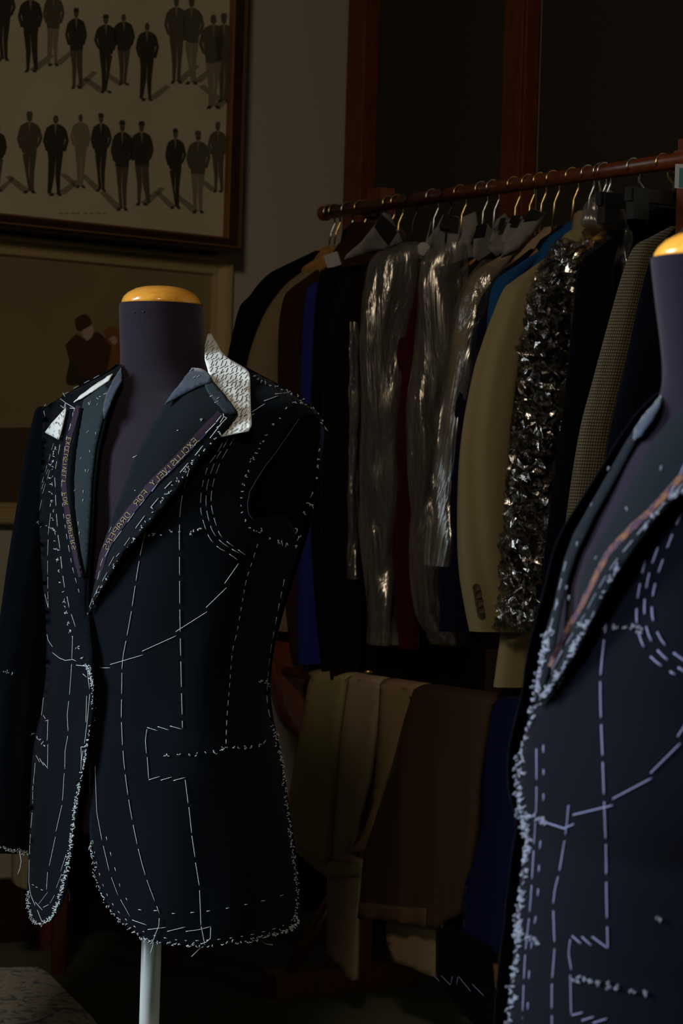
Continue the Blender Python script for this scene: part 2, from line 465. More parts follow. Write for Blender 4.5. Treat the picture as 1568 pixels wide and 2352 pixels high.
def woven_text(surf, word, poly, width, m, parent, side, r=0.00045, lift=0.0022):
    """letters along poly (reading direction), 'side' = which side of the path their tops point to"""
    pts = resample(smoothpoly(poly, 10), 1.0); n = len(word); b = MB(); L = len(pts) - 1
    for i, ch in enumerate(word):
        for st in GLY[ch]:
            q = []
            for x, y in resample(st, 0.2):
                t = (i + 0.12 + x * 1.15) / n * L; k = min(max(int(t), 1), L - 1)
                tx, ty = pts[k + 1][0] - pts[k - 1][0], pts[k + 1][1] - pts[k - 1][1]; l = math.hypot(tx, ty)
                nx, ny = -ty / l * side, tx / l * side
                P = surf(pts[k][0] + nx * (y - .5) * width, pts[k][1] + ny * (y - .5) * width, lift)
                if P is not None: q.append(P)
            if len(q) > 1: b.tube(q, r, 4)
    return b.build('lettering', m, parent)
def strip(poly, width):
    """outline of a ribbon of given pixel width round a centre line"""
    pts = smoothpoly(poly, 6); A = []; B = []
    for i, p in enumerate(pts):
        a, b = pts[max(i - 1, 0)], pts[min(i + 1, len(pts) - 1)]
        tx, ty = b[0] - a[0], b[1] - a[1]; l = math.hypot(tx, ty) or 1
        wd = width(i / (len(pts) - 1)) if callable(width) else width
        A.append((p[0] - ty / l * wd / 2, p[1] + tx / l * wd / 2)); B.append((p[0] + ty / l * wd / 2, p[1] - tx / l * wd / 2))
    return A + B[::-1]

# ================================================================== ROOM
WR = Vector((-0.54, 0.84, 0)).normalized()      # along the rod, away from the camera
WW = Vector((0.84, 0.54, 0)).normalized()       # across the rod, towards the boarded wall
ROD_A = at(745, 490, 4.30)
k_ = 0.0
ROD_Z = ROD_A.z
def rodpt(px):
    """point of the rod axis that is seen at column px"""
    # intersect the vertical plane of that column with the rod line
    lo, hi = -0.1, 1.6
    for _ in range(40):
        md = (lo + hi) / 2
        if proj(ROD_A - WR * md)[0] < px: lo = md
        else: hi = md
    return ROD_A - WR * lo
e_pw = Vector((0.79, 0.61, 0)).normalized()      # picture wall, towards its far corner
n_pw = Vector((0.61, -0.79, 0)).normalized()
corner = None
base_bw = ROD_A + WW * 0.45
for i in range(2000):
    p = base_bw + WR * (i * 0.001)
    if proj(Vector((p.x, p.y, 1.2)))[0] < 812: corner = p; break
corner = Vector((corner.x, corner.y, 0))
n_bw = -WW
def pw(px, py, off=0.0): return onplane(px, py, corner + n_pw * off, n_pw)
def bw(px, py, off=0.0): return onplane(px, py, corner + n_bw * off, n_bw)

b = MB(); b.box((0.0, 3.2, -0.02), (3.2, 0, 0), (0, 3.4, 0), (0, 0, 0.02))
tag(b.build('floor', MT['floor'], smooth=False), 'dark green carpet floor of the workshop', 'floor', kind='structure')
b = MB(); c = corner - e_pw * 1.5 - n_pw * 0.05; b.box((c.x, c.y, 1.4), e_pw * 1.56, n_pw * 0.05, (0, 0, 1.4))
tag(b.build('wall_left', MT['wall'], smooth=False), 'plain beige plaster wall with the framed pictures', 'wall', kind='structure')
stile2 = bw(1210, 400)
b = MB(); c = corner - WR * 1.5 - n_bw * 0.05; b.box((c.x, c.y, 1.4), WR * 1.56, n_bw * 0.05, (0, 0, 1.4))
tag(b.build('wall_right', MT['wall'], smooth=False), 'wall behind the clothes rack, covered by boards', 'wall', kind='structure')
def on_bw(px, z=1.3): 
    lo, hi = 0.0, 3.0
    for _ in range(40):
        md = (lo + hi) / 2; p = corner - WR * md; 
        if proj(Vector((p.x, p.y, z)))[0] < px: lo = md
        else: hi = md
    return lo
u1, u2, u3, u4, u5 = on_bw(822), on_bw(862), on_bw(1184), on_bw(1236), on_bw(1640)
def bwbox(name, ua, ub, z0, z1, o0, o1, m, label, cat):
    b = MB(); c = corner - WR * ((ua + ub) / 2) + n_bw * ((o0 + o1) / 2)
    b.box((c.x, c.y, (z0 + z1) / 2), WR * ((ub - ua) / 2), n_bw * ((o1 - o0) / 2), (0, 0, (z1 - z0) / 2))
    o = b.build(name, m, smooth=False); bv = o.modifiers.new('b', 'BEVEL'); bv.width = 0.003; bv.segments = 2
    return tag(o, label, cat, kind='structure')
bwbox('trim_1', u1, u2, 0, 2.6, 0.012, 0.045, MT['redwood'], 'dark red-brown upright stile beside the beige wall', 'trim')
bwbox('trim_2', u3, u4, 0, 2.6, 0.012, 0.045, MT['redwood'], 'dark red-brown upright stile between the two boards', 'trim')
bwbox('wall_panel_1', u2 + 0.001, u3 - 0.001, 0, 2.6, 0.0, 0.012, MT['olive'], 'olive green board between the two upright stiles', 'wall panel')
bwbox('wall_panel_2', u4 + 0.001, u5, 0, 2.6, 0.0, 0.012, MT['taupe'], 'dark taupe board beyond the second upright stile', 'wall panel')
for (a, bb, nm) in ((u2, u2 + 0.008, 'trim_3'), (u4 - 0.012, u4 - 0.004, 'trim_4')):
    bwbox(nm, a, bb, 0, 2.6, 0.0452 if nm == 'trim_4' else 0.0122, 0.051, MT['redwood'], 'thin bead moulding on the ' + ('first' if nm == 'trim_3' else 'second') + ' upright stile', 'trim')
# skirting of the picture wall
b = MB(); c = corner - e_pw * 1.5 + n_pw * 0.011; b.box((c.x, c.y, 0.06), e_pw * 1.45, n_pw * 0.010, (0, 0, 0.06))
tag(b.build('baseboard_left', MT['darkwood'], smooth=False), 'dark skirting board under the pictures', 'baseboard', kind='structure')

# ------------------------------------------------------------------ framed pictures
def uz(px, py, off=0.0):
    p = pw(px, py, off); return (p - corner).dot(e_pw), p.z
def wpt(u, z, off): return Vector((corner.x, corner.y, 0)) + e_pw * u + n_pw * off + Vector((0, 0, z))
def frame_mesh(u0_, u1_, z0, z1, prof, m, name, parent):
    """prof: (inset, stand-off) pairs from the outer edge to the inner edge"""
    b = MB(); rings = []
    for ins, off in prof:
        rings.append([wpt(u0_ + ins, z0 + ins, off), wpt(u1_ - ins, z0 + ins, off), wpt(u1_ - ins, z1 - ins, off), wpt(u0_ + ins, z1 - ins, off)])
    b.grid(rings, True)
    o = b.build(name, m, parent, smooth=False)
    bm = bmesh.new(); bm.from_mesh(o.data); bmesh.ops.recalc_face_normals(bm, faces=bm.faces); bm.to_mesh(o.data); bm.free()
    return o
S1 = 0.100
uo, zo = uz(556, 577, S1)
ui, zi = uz(517, 537, S1 - 0.02)
fwid = (uo - ui)
U0, Z1 = uo - 1.05, zo + 0.78
pic = thing('framed_print', 'large framed fashion print of rows of suited men, hanging above the painting', 'framed picture', wpt((U0 + uo) / 2, zo, 0.0))
frame_mesh(U0, uo, zo, Z1, [(0, 0.004), (0, 0.095), (0.003, 0.100), (fwid * .18, 0.101), (fwid * .24, 0.093), (fwid * .72, 0.095), (fwid * .80, 0.085), (fwid * .82, 0.085)], MT['darkwood'], 'frame', pic)
frame_mesh(U0 + fwid * .80, uo - fwid * .80, zo + fwid * .80, Z1 - fwid * .80, [(0, 0.075), (0, 0.087), (fwid * .06, 0.088), (fwid * .16, 0.083), (fwid * .20, 0.071)], MT['gilt_brown'], 'gilt_slip', pic)
frame_mesh(U0 + fwid * .19, uo - fwid * .19, zo + fwid * .19, Z1 - fwid * .19, [(0, 0.098), (0, 0.1025), (0.0030, 0.1025), (0.0030, 0.095)], MT['gilt_brown'], 'gilt_line', pic)
PS = 0.072
b = MB(); q = fwid * .95
b.add([wpt(U0 + q, zo + q, PS), wpt(uo - q, zo + q, PS), wpt(uo - q, Z1 - q, PS), wpt(U0 + q, Z1 - q, PS)], [(0, 1, 2, 3)])
b.build('paper', MT['paper'], pic, smooth=False)
# the printed men
figs = [(8, -45, 140, 0), (70, -25, 166, 0), (123, -30, 152, 1), (175, 18, 204, 0), (243, 33, 214, 0), (284, 28, 196, 0), (338, 48, 232, 0),
        (405, -10, 192, 1), (440, -8, 194, 1), (490, 28, 250, 1), (514, 30, 235, 1), (-4, 285, 440, 0), (68, 256, 444, 1), (128, 260, 450, 0), (185, 258, 432, 2),
        (232, 260, 440, 0), (281, 276, 484, 0), (325, 278, 472, 0), (403, 295, 480, 0), (455, 300, 490, 1), (500, 280, 442, 1)]
b = MB(); rndf = random.Random(4)
def flat(pts, off, k):
    b.k = k; P = [pw(x, y, off) for x, y in pts]
    b.add(P, [tuple(range(len(P)))])
for cx, t, bt, tone in figs:
    H = bt - t; s = rndf.choice((-1, 1)); sw = rndf.uniform(-.03, .03)
    fat = rndf.uniform(.78, .95); X = lambda u: cx + u * H * s * fat
    Yv = lambda v: t + v * H
    def shp(pts, k, o=0.0004): flat([(X(u), Yv(v)) for u, v in pts], PS + o, k)
    ell = lambda u, v, ru, rv, n=14: [(u + ru * math.cos(2 * math.pi * i / n), v + rv * math.sin(2 * math.pi * i / n)) for i in range(n)]
    shp([(-.02, .97), (.1, .985), (.32, .80), (.25, .78)] if rndf.random() < .5 else [(.02, .98), (-.12, .98), (-.34, .82), (-.26, .80)], 2, 0.0003)
    shp(ell(0, .075, .036, .052), 1, 0.0005)
    if rndf.random() < .7: shp([(-.045, .045), (-.055, .05), (.055, .05), (.045, .04), (.035, .0), (-.03, .0)], tone, 0.0006)
    shp([(-.035, .13), (.035, .13), (.09, .155), (.125, .18), (.12, .30), (.11, .40), (.10, .52 + sw), (.02, .54), (-.09, .53), (-.10, .40), (-.12, .30), (-.13, .19), (-.09, .155)], tone)
    shp([(.10, .18), (.14, .22), (.165, .34), (.13, .45), (.09, .47), (.10, .40), (.12, .34)], tone, 0.0005)
    shp([(-.10, .18), (-.14, .21), (-.17, .33), (-.13, .44 + sw), (-.08, .46), (-.10, .40), (-.125, .33)], tone, 0.0005)
    t2_ = tone if rndf.random() < .6 else min(2, tone + 1)
    shp([(-.09, .52), (.0, .53), (.005, .75), (-.015, .97), (-.055, .98), (-.06, .75)], t2_, 0.0006)
    shp([(.0, .52), (.095, .52), (.075 + sw, .75), (.06 + sw * 2, .97), (.015 + sw * 2, .98), (.015, .75)], t2_, 0.0007)
    shp([(-.015, .135), (.018, .135), (.004, .27)], 2, 0.0009)
    shp([(-.06, .965), (-.015, .965), (-.03, 1.0), (-.085, 1.0)], 0, 0.0009); shp([(.015, .965), (.06, .965), (.09, 1.0), (.03, 1.0)], 0, 0.0009)
for x0_ in (135, 148, 163, 174, 192, 205, 222, 236):
    flat([(x0_, 488), (x0_ + 9, 488.7), (x0_ + 9, 491.5), (x0_, 491)], PS + .0004, 2)
b.build('printed_figures', [MT['ink1'], MT['ink2'], MT['ink3']], pic, smooth=False)

# lower painting
S2 = 0.030
uo2, zt2 = uz(540, 588, S2)
ub2, zb2 = uz(30, 1205, S2)
U02 = uo2 - 0.95
pnt = thing('framed_painting', 'brown painting of a cloaked figure in a gilt frame, below the large print', 'framed picture', wpt((U02 + uo2) / 2, zb2, 0.0))
uin, _ = uz(487, 700, 0.014)
fw2 = uo2 - uin
zin = uz(480, 632, 0.014)[1]
b = MB()
frame_mesh(U02, uo2, zb2, zt2, [(0, 0.002), (0, 0.024), (0.004, 0.030), (fw2 * .22, 0.030), (fw2 * .30, 0.022), (fw2 * .75, 0.017), (fw2 * .80, 0.0195), (fw2 * .92, 0.019), (fw2, 0.012), (fw2, 0.006)], MT['gilt'], 'frame', pnt)
m = mat('painted_ground', (0.23, 0.165, 0.075), 0.5, var=(3.2, (0.33, 0.25, 0.12), 0.3, 0.65))
b.add([wpt(U02 + fw2 * .95, zb2 + fw2 * .95, .010), wpt(uo2 - fw2 * .95, zb2 + fw2 * .95, .010), wpt(uo2 - fw2 * .95, zt2 - fw2 * .95, .010), wpt(U02 + fw2 * .95, zt2 - fw2 * .95, .010)], [(0, 1, 2, 3)])
b.build('canvas', m, pnt, smooth=False)
b = MB(); P2 = .0112
def sp2(pts, k, o): 
    b.k = k; b.add([pw(x, y, P2 + o) for x, y in smoothpoly(pts + [pts[0]], 4)[:-1]], [tuple(range(len(pts) * 4))])
sp2([(-400, 985), (60, 982), (290, 975), (480, 985), (470, 1180), (-400, 1180)], 3, .0000)
sp2([(172, 735), (182, 725), (198, 722), (207, 732), (210, 745), (195, 755), (182, 760), (174, 752)], 0, .0006)
sp2([(190, 755), (206, 742), (214, 755), (212, 772), (200, 782), (190, 770)], 1, .0004)
sp2([(150, 793), (175, 768), (196, 778), (222, 762), (245, 780), (256, 792), (250, 830), (240, 855), (200, 868), (176, 860), (160, 830)], 0, .0002)
sp2([(160, 830), (176, 830), (178, 880), (152, 878)], 4, .0003)
sp2([(178, 850), (250, 850), (255, 930), (210, 960), (180, 930)], 4, .0001)
sp2([(238, 760), (255, 750), (275, 755), (285, 780), (278, 800), (250, 790)], 2, .0004)
sp2([(250, 778), (262, 772), (270, 782), (262, 792)], 1, .0006)
sp2([(240, 800), (280, 795), (285, 850), (245, 852)], 2, .0001)
b.build('painted_figure', [mat('paint_umber', (0.075, 0.030, 0.018), 0.6), mat('paint_flesh', (0.52, 0.37, 0.28), 0.6), mat('paint_russet', (0.25, 0.10, 0.03), 0.6),
                           mat('paint_dark_ground', (0.085, 0.050, 0.026), 0.5, var=(9, (0.12, 0.065, 0.03), 0.55, 0.75)), mat('paint_black', (0.045, 0.032, 0.018), 0.6)], pnt, smooth=False)

# ================================================================== MANNEQUIN AND JACKET (in focus)
YAW = math.radians(50)
def ripl(q, z):
    return 0.012 * math.sin(5 * q + 9 * z) * math.sin(7 * z + 1) + 0.008 * math.sin(9 * q - 14 * z + 2)
J_ROWS = [(815, 274, 505, .8), (830, 271, 535, .75), (845, 260, 566, .7), (860, 236, 594, .62), (880, 198, 632, .55), (905, 150, 675, .52), (930, 116, 710, .52), (950, 104, 730, .55),
          (970, 101, 737, .57), (1000, 98, 738, .6), (1100, 92, 724, .62), (1200, 90, 704, .62), (1300, 95, 674, .62), (1400, 104, 645, .62), (1480, 107, 626, .62), (1560, 104, 617, .62),
          (1640, 94, 625, .62), (1690, 80, 637, .62), (1750, 73, 648, .62), (1800, 71, 655, .62), (1900, 67, 669, .62), (2000, 63, 682, .62), (2060, 60, 685, .62), (2110, 59, 685, .62), (2190, 59, 686, .62)]
JL = Loft(J_ROWS, 3.10, YAW, .62, ripple=ripl)
B_ROWS = [(699, 277, 463, .95), (706, 275.5, 463, .95), (720, 275, 464, .95), (760, 276, 467, .93), (800, 277, 470, .92), (840, 277, 474, .9), (870, 270, 484, .85), (900, 245, 515, .98), (940, 200, 570, .85), (985, 165, 620, .78),
          (1050, 140, 640, .74), (1150, 128, 645, .68), (1300, 130, 630, .62), (1450, 140, 590, .62), (1600, 140, 580, .62), (1750, 120, 600, .62), (1900, 110, 625, .62)]
BL = Loft(B_ROWS, 3.10, YAW, .62)

dum_base = at(338, 2352, 3.10); dum_base.z = 0
dummy = thing('tailor_mannequin', 'plum jersey tailor mannequin with varnished wooden neck cap, wearing the navy basted jacket', 'mannequin', (JL.mid[60].x, JL.mid[60].y, 0))
mesh('torso', BL.verts, BL.faces, MT['dummy'], dummy)
topc = BL.mid[0]
b = MB(); R0 = (at(460, 703, 3.1) - at(279, 703, 3.1)).length / 2
b.lathe((topc.x, topc.y, topc.z), [(0, .0235), (.012, .0232), (.024, .0218), (.034, .0190), (.043, .0140), (.0485, .0085), (R0, .0035), (R0 + .0004, .0015), (R0 - .0008, -.001), (R0 - .004, -.002), (0, -.002)], 64)
b.build('neck_cap', MT['cap'], dummy)
for px, py in ((309, 718), (441, 705), (330, 716)):
    b = MB(); P = BL.hit(px, py); d = ray(px, py).normalized(); b.tube([P + d * .002, P - d * .0012], .0012, 8)
    b.build('tack', MT['blackmetal'], dummy)
pc = at(345, 2260, 3.10)
pr = (at(368, 2260, 3.1) - at(322, 2260, 3.1)).length / 2
b = MB(); b.tube([(pc.x, pc.y, 0.03), (pc.x, pc.y, 0.42)], pr, 28); b.build('pole', MT['pole'], dummy)
b = MB(); b.lathe((pc.x, pc.y, 0), [(0, .0), (.17, .0), (.17, .012), (.15, .022), (.04, .03), (.03, .045), (0, .045)], 48); b.build('base', MT['blackmetal'], dummy)
# jacket; a black sheet stands in for shade in its empty armhole
jk = thing('basted_jacket', 'navy jacket under construction with white basting and mirrored gold selvedge lettering, one sleeve missing', 'jacket', (JL.mid[60].x, JL.mid[60].y, JL.mid[60].z))
SJ = Surfaces()
def add_panel(name, outline, surf, off, m, parent, solid=0.0016, step=11, hole=None, jag=0.0, reg=None):
    P, fc = panel_geo(outline, surf, off, step, hole, jag)
    o = mesh(name, P, fc, m, parent, True, solid)
    if reg is not None: reg.add(P, fc)
    return o
# back: the far side of the loft
bn = JL.n; bf = []
for i, f in enumerate(JL.faces):
    r_ = i // bn
    if JL.py[r_] > 2095 or JL.py[r_] < 838: continue
    a, bq, c, d = (JL.verts[j] for j in f)
    nrm = (bq - a).cross(d - a)
    ctr = (a + c) / 2
    out_ = ctr - JL.mid[r_]
    if nrm.dot(out_) < 0: nrm = -nrm
    if nrm.normalized().dot((ctr - CAM).normalized()) > -0.02: bf.append(f)
used_ = sorted({i for f in bf for i in f}); mp_ = {j: i for i, j in enumerate(used_)}
mesh('back_panel', [JL.verts[j] for j in used_], [tuple(mp_[i] for i in f) for f in bf], MT['navy'], jk, True, 0.0015)

right_sil = [(684, 2112), (685, 2060), (682, 1995), (669, 1900), (655, 1800), (647, 1745), (637, 1690), (625, 1640), (619, 1600), (617, 1560), (620, 1510), (626, 1480), (645, 1400), (659, 1350), (674, 1300), (690, 1252)]
arm_edge = [(676, 1215), (655, 1180), (620, 1188), (585, 1192), (575, 1185), (571, 1165), (577, 1140), (590, 1110), (620, 1052), (655, 994), (680, 965), (690, 958), (712, 949), (735, 957)]
rp = [(198, 1545), (200, 1650), (203, 1750), (204, 1850), (206, 1930), (214, 1986), (233, 2056), (268, 2110), (318, 2150), (345, 2166), (400, 2174), (460, 2178), (560, 2167), (610, 2156), (650, 2145), (675, 2132)] + right_sil + arm_edge + \
     [(722, 938), (700, 922), (668, 901), (632, 880), (600, 862), (576, 856), (560, 872), (530, 884), (500, 884), (470, 872), (440, 862), (380, 930), (330, 1020), (290, 1120), (250, 1230), (206, 1400), (196, 1480)]
fold = edge_dist([(225, 1450), (215, 1700), (225, 1950)])
add_panel('front_panel', rp, JL.hit, 0.0, MT['navy'], jk, reg=SJ)
lp = [(101, 938), (125, 921), (150, 906), (185, 889), (230, 866), (258, 850), (277, 836), (279, 862), (262, 905), (244, 962), (228, 1030), (218, 1110), (214, 1200), (206, 1300), (203, 1380), (207, 1450), (212, 1500), (210, 1535),
      (216, 1570), (214, 1622), (208, 1672), (199, 1738), (186, 1800), (172, 1900), (160, 1992), (150, 2050), (135, 2092), (115, 2116), (95, 2125), (76, 2116), (61, 2085), (62, 2040), (66, 1950), (69, 1850), (73, 1750), (80, 1690), (94, 1640),
      (104, 1560), (107, 1480), (104, 1400), (95, 1300), (90, 1200), (92, 1100), (96, 1000)]
add_panel('front_panel', lp, JL.hit, lambda x, y: 0.006 + 0.018 * max(0, min(1, (y - 1400) / 150)), MT['navy'], jk, reg=SJ)
add_panel('armhole_shade', [(668, 975), (690, 950), (715, 948), (735, 962), (735, 1000), (724, 1090), (712, 1160), (690, 1230), (660, 1215), (610, 1210), (560, 1200), (560, 1150), (585, 1090), (630, 1020)], JL.hit, -0.010, MT['seam_shade'], jk)  # added black sheet: the armhole's inner shade put into colour
# lapels
roll_r = [(203, 1408), (222, 1320), (232, 1265), (255, 1195), (285, 1115), (300, 1070), (330, 1010), (355, 965), (378, 928)]
dr = edge_dist(roll_r)
lap_r = roll_r + [(440, 894), (487, 872), (515, 905), (546, 946), (527, 976), (505, 1003), (480, 1032), (445, 1076), (420, 1110), (395, 1140), (370, 1171), (340, 1209), (310, 1241), (285, 1266), (265, 1300), (245, 1336), (222, 1372)]
def puff_r(x, y):
    d = dr(x, y); return 0.010 + 0.012 * math.sin(min(1.0, d / 70) * math.pi / 2) * max(0.25, math.cos(min(1.0, d / 190) * math.pi / 2))
add_panel('lapel', lap_r, JL.hit, puff_r, MT['lapel'], jk, solid=0.0022, jag=0.5, reg=SJ, step=9)
roll_l = [(207, 1500), (200, 1440), (197, 1380), (200, 1300), (206, 1200), (210, 1110), (219, 1030), (236, 960), (258, 900), (274, 862)]
dl = edge_dist(roll_l)
def puff_l(x, y):
    d = dl(x, y); return 0.007 + 0.006 * math.sin(min(1.0, d / 30) * math.pi / 2) * max(0.3, math.cos(min(1.0, d / 95) * math.pi / 2))
lap_l = roll_l + [(240, 882), (192, 917), (165, 931), (152, 930), (144, 965), (135, 1010), (126, 1060), (122, 1110), (121, 1170), (125, 1230), (131, 1290), (139, 1350), (149, 1400), (157, 1432), (170, 1458), (190, 1500), (203, 1528)]
add_panel('lapel', lap_l, JL.hit, puff_l, MT['navy'], jk, solid=0.002, reg=SJ, step=8)
fac = [(258, 900), (236, 960), (219, 1030), (210, 1110), (206, 1200), (200, 1300), (194, 1330), (187, 1290), (179, 1230), (171, 1170), (169, 1100), (172, 1040), (178, 990), (188, 935), (192, 917), (240, 884)]
add_panel('lapel_facing', fac, JL.hit, lambda x, y: puff_l(x, y) + .003, MT['facing'], jk, solid=0.0015, reg=SJ, step=8)
fray = [(190, 938), (180, 990), (173, 1040), (168, 1100), (170, 1170), (177, 1230), (186, 1290), (195, 1330), (187, 1325), (178, 1280), (169, 1230), (162, 1170), (160, 1100), (165, 1040), (174, 990), (181, 936)]
add_panel('raw_seam_allowance', fray, JL.hit, lambda x, y: puff_l(x, y) + .006, MT['seam_shade'], jk, solid=0.001, reg=SJ, step=6, jag=0.8)
# melton under-collar and canvas collar
col_r = [(378, 928), (395, 903), (418, 873), (440, 845), (462, 846), (480, 858), (490, 874), (440, 894)]
add_panel('collar_stand', col_r, JL.hit, 0.024, MT['melton'], jk, jag=0.8, reg=SJ, step=8)
col_l = [(262, 868), (277, 845), (279, 872), (262, 905), (250, 935), (238, 962), (236, 940), (243, 905)]
add_panel('collar_stand', col_l, JL.hit, 0.018, MT['melton'], jk, jag=0.6, reg=SJ, step=6)
lip = [(487, 872), (515, 905), (546, 946), (537, 952), (517, 948), (493, 922), (474, 896), (470, 882)]
add_panel('lapel_seam_allowance', lip, JL.hit, lambda x, y: puff_r(x, y) + .004, MT['facing'], jk, jag=1.0, reg=SJ, step=7)
can_r = [(476, 768), (483, 762), (490, 775), (497, 786), (504, 800), (511, 810), (519, 818), (530, 826), (548, 836), (564, 846), (572, 855), (574, 866), (575, 900), (577, 975), (570, 990), (540, 996), (505, 1004), (505, 985), (500, 960), (495, 925), (485, 890), (477, 850), (470, 825), (470, 795)]
import numpy as np
_ctl = [(545, 962), (573, 930), (520, 992), (566, 985), (560, 880), (520, 930), (572, 895)]
_rows = [(x, y, JL.hit(x, y).y) for x, y in _ctl] + [(476, 768, 3.125), (484, 764, 3.135), (472, 800, 3.09), (505, 806, 3.10)]
_A = np.array([[1, (x - 530) / 60, (y - 880) / 100, ((y - 880) / 100) ** 2] for x, y, _ in _rows]); _c = np.linalg.lstsq(_A, np.array([r[2] for r in _rows]), rcond=None)[0]
def can_surf(x, y):
    Y = float(np.dot(_c, [1, (x - 530) / 60, (y - 880) / 100, ((y - 880) / 100) ** 2]))
    h = JL.bvh.ray_cast(CAM, ray(x, y).normalized())[0]
    if h is not None and y > 850: Y = Y + min(0, h.y + .001 - Y) * min(1, (y - 850) / 30)
    d = ray(x, y); return CAM + d * (Y / d.y)
SC_ = Surfaces()
Pc, fc = panel_geo(can_r, can_surf, 0.0085, 7)
cc = mesh('collar_canvas', Pc, fc, MT['canvas'], jk, True, 0.0018); SJ.add(Pc, fc); SC_.add(Pc, fc); SC_.done(JL.lr)
can_l1 = [(168, 924), (185, 907), (215, 885), (250, 862), (258, 858), (248, 874), (220, 893), (190, 912)]
Pl, fl = panel_geo(can_l1, JL.hit, 0.018, 6, None, 0.6); mesh('collar_canvas', Pl, fl, MT['canvas'], jk, True, .0015); SJ.add(Pl, fl); SC_.add(Pl, fl)
can_l2 = [(151, 936), (149, 950), (141, 985), (134, 1010), (118, 1001), (102, 994), (118, 972), (136, 952)]
Pl, fl = panel_geo(can_l2, JL.hit, 0.022, 6); mesh('collar_canvas', Pl, fl, MT['canvas'], jk, True, .0015); SJ.add(Pl, fl); SC_.add(Pl, fl)
# sleeve on the far shoulder
def sleeve_tube(rows, Y, n=36, depth=0.8, fold=0.0, seed=0.0, per=8):
    R = catmull(rows, per * (len(rows) - 1) + 1); rings = []
    for i, (py, L, Rr) in enumerate(R):
        P, Q = at(L, py, Y), at(Rr, py, Y); c = (P + Q) / 2; hw = (Q - P).length / 2
        ring = []
        for k2 in range(n):
            q = 2 * math.pi * k2 / n
            g = 1 + fold * math.sin(4 * q + seed + c.z * 6) + fold * .7 * math.sin(7 * q - 9 * c.z + seed)
            ring.append(c + Vector((math.cos(q) * hw * g, math.sin(q) * hw * depth * g, 0)))
        rings.append(ring)
    return rings
SL = [(936, 92, 116), (945, 84, 124), (960, 80, 130), (985, 74, 136), (1030, 63, 140), (1080, 54, 140), (1150, 43, 138), (1230, 30, 134), (1300, 19, 126), (1380, 8, 118), (1480, -6, 112), (1560, -16, 108), (1700, -28, 104), (1850, -38, 98), (1952, -45, 92)]
rg = sleeve_tube(SL, 3.235, depth=.85, fold=.045, seed=1.1)
b = MB(); b.grid(rg, True); cuff = rg[-1]; cc_ = sum(cuff, Vector()) / len(cuff)
top = rg[0]; b.add(top, [tuple(range(len(top)))])
sl = b.build('sleeve', MT['navy'], jk, True, .0016); SJ.add(b.v, b.f)
SJ.done(JL.lr)

# selvedge tapes with lettering
tp_r = [(507, 950), (475, 982), (444, 1015), (400, 1062), (352, 1109), (331, 1134), (291, 1185), (262, 1225), (246, 1252), (236, 1275), (229, 1305), (222, 1330)]
tpP, tpF = panel_geo(strip(tp_r, lambda t: 19 - 8 * max(0, t - .7) / .3), lambda x, y: SJ(x, y, .0006), 0, 6, None, .3)
t1 = mesh('selvedge_tape', tpP, tpF, MT['tape'], jk)
tp_l = [(180, 932), (170, 965), (160, 998), (155, 1020), (150, 1055), (147, 1090), (146, 1112), (148, 1135), (152, 1160), (157, 1190), (164, 1230), (171, 1262), (178, 1295), (185, 1325)]
tpP, tpF = panel_geo(strip(tp_l, lambda t: 13 - 4 * abs(t - .3)), lambda x, y: SJ(x, y, .0006), 0, 5, None, .3)
t2 = mesh('selvedge_tape', tpP, tpF, MT['tape'], jk)
# mirrored, tops towards the throat
woven_text(SJ, 'EXCLUSIVELY', [(450, 1009), (400, 1062), (346, 1115)], 12, MT['gold'], t1, 1)
woven_text(SJ, 'FOR', [(336, 1128), (322, 1145), (309, 1161)], 12, MT['gold'], t1, 1)
woven_text(SJ, 'DRAPERS', [(296, 1179), (266, 1219), (240, 1263)], 12, MT['gold'], t1, 1)
woven_text(SJ, 'EXCLUSIVELY', [(159, 1005), (150, 1055), (146, 1112)], 9, MT['gold'], t2, 1)
woven_text(SJ, 'FOR', [(148, 1132), (150, 1147), (153, 1163)], 9, MT['gold'], t2, 1)
woven_text(SJ, 'DRAPERS', [(156, 1182), (163, 1222), (171, 1264)], 9, MT['gold'], t2, 1)
def side(poly, d): 
    s_ = strip(poly, abs(d) * 2); n_ = len(s_) // 2; return s_[:n_] if d > 0 else s_[n_:][::-1]
stitches('selvedge_thread', SJ, [side(tp_r, -9)[6:-8]], MT['blue_edge'], t1, .0006)
stitches('selvedge_thread', SJ, [side(tp_l, 6)[6:-4]], MT['blue_edge'], t2, .0006)

TH = MT['thread']
# --- viewer-right front
c49 = lambda L: scs(L, 4.9, 220, 940)
stitches('lapel_basting_stitching', SJ, c49([[(1415, 70), (1355, 145)], [(1350, 155), (1235, 270)], [(1165, 350), (1080, 435)], [(995, 525), (910, 612)], [(835, 690), (770, 760)], [(690, 845), (630, 925)], [(550, 1015), (497, 1082)],
    [(433, 1165), (358, 1270)], [(290, 1370), (200, 1487)], [(150, 1570), (105, 1660)]]) + [[(236, 1283), (231, 1300)], [(229, 1312), (224, 1332)]], TH, jk)
stitches('lapel_basting_stitching', SJ, c49([[(1475, 95), (1410, 165), (1285, 325)], [(1205, 410), (1118, 520)], [(1040, 605), (948, 713)], [(855, 810), (775, 893)], [(705, 1000), (617, 1107)], [(550, 1200), (447, 1340)], [(383, 1445), (320, 1535)], [(265, 1620), (230, 1660)],
    [(1435, 50), (1440, 85), (1400, 150)], [(1440, 85), (1475, 95), (1460, 120)], [(1360, 205), (1405, 185)]]) + [[(262, 1278), (250, 1300)], [(246, 1315), (235, 1335)], [(228, 1345), (216, 1370)], [(213, 1375), (205, 1395)]], TH, jk)
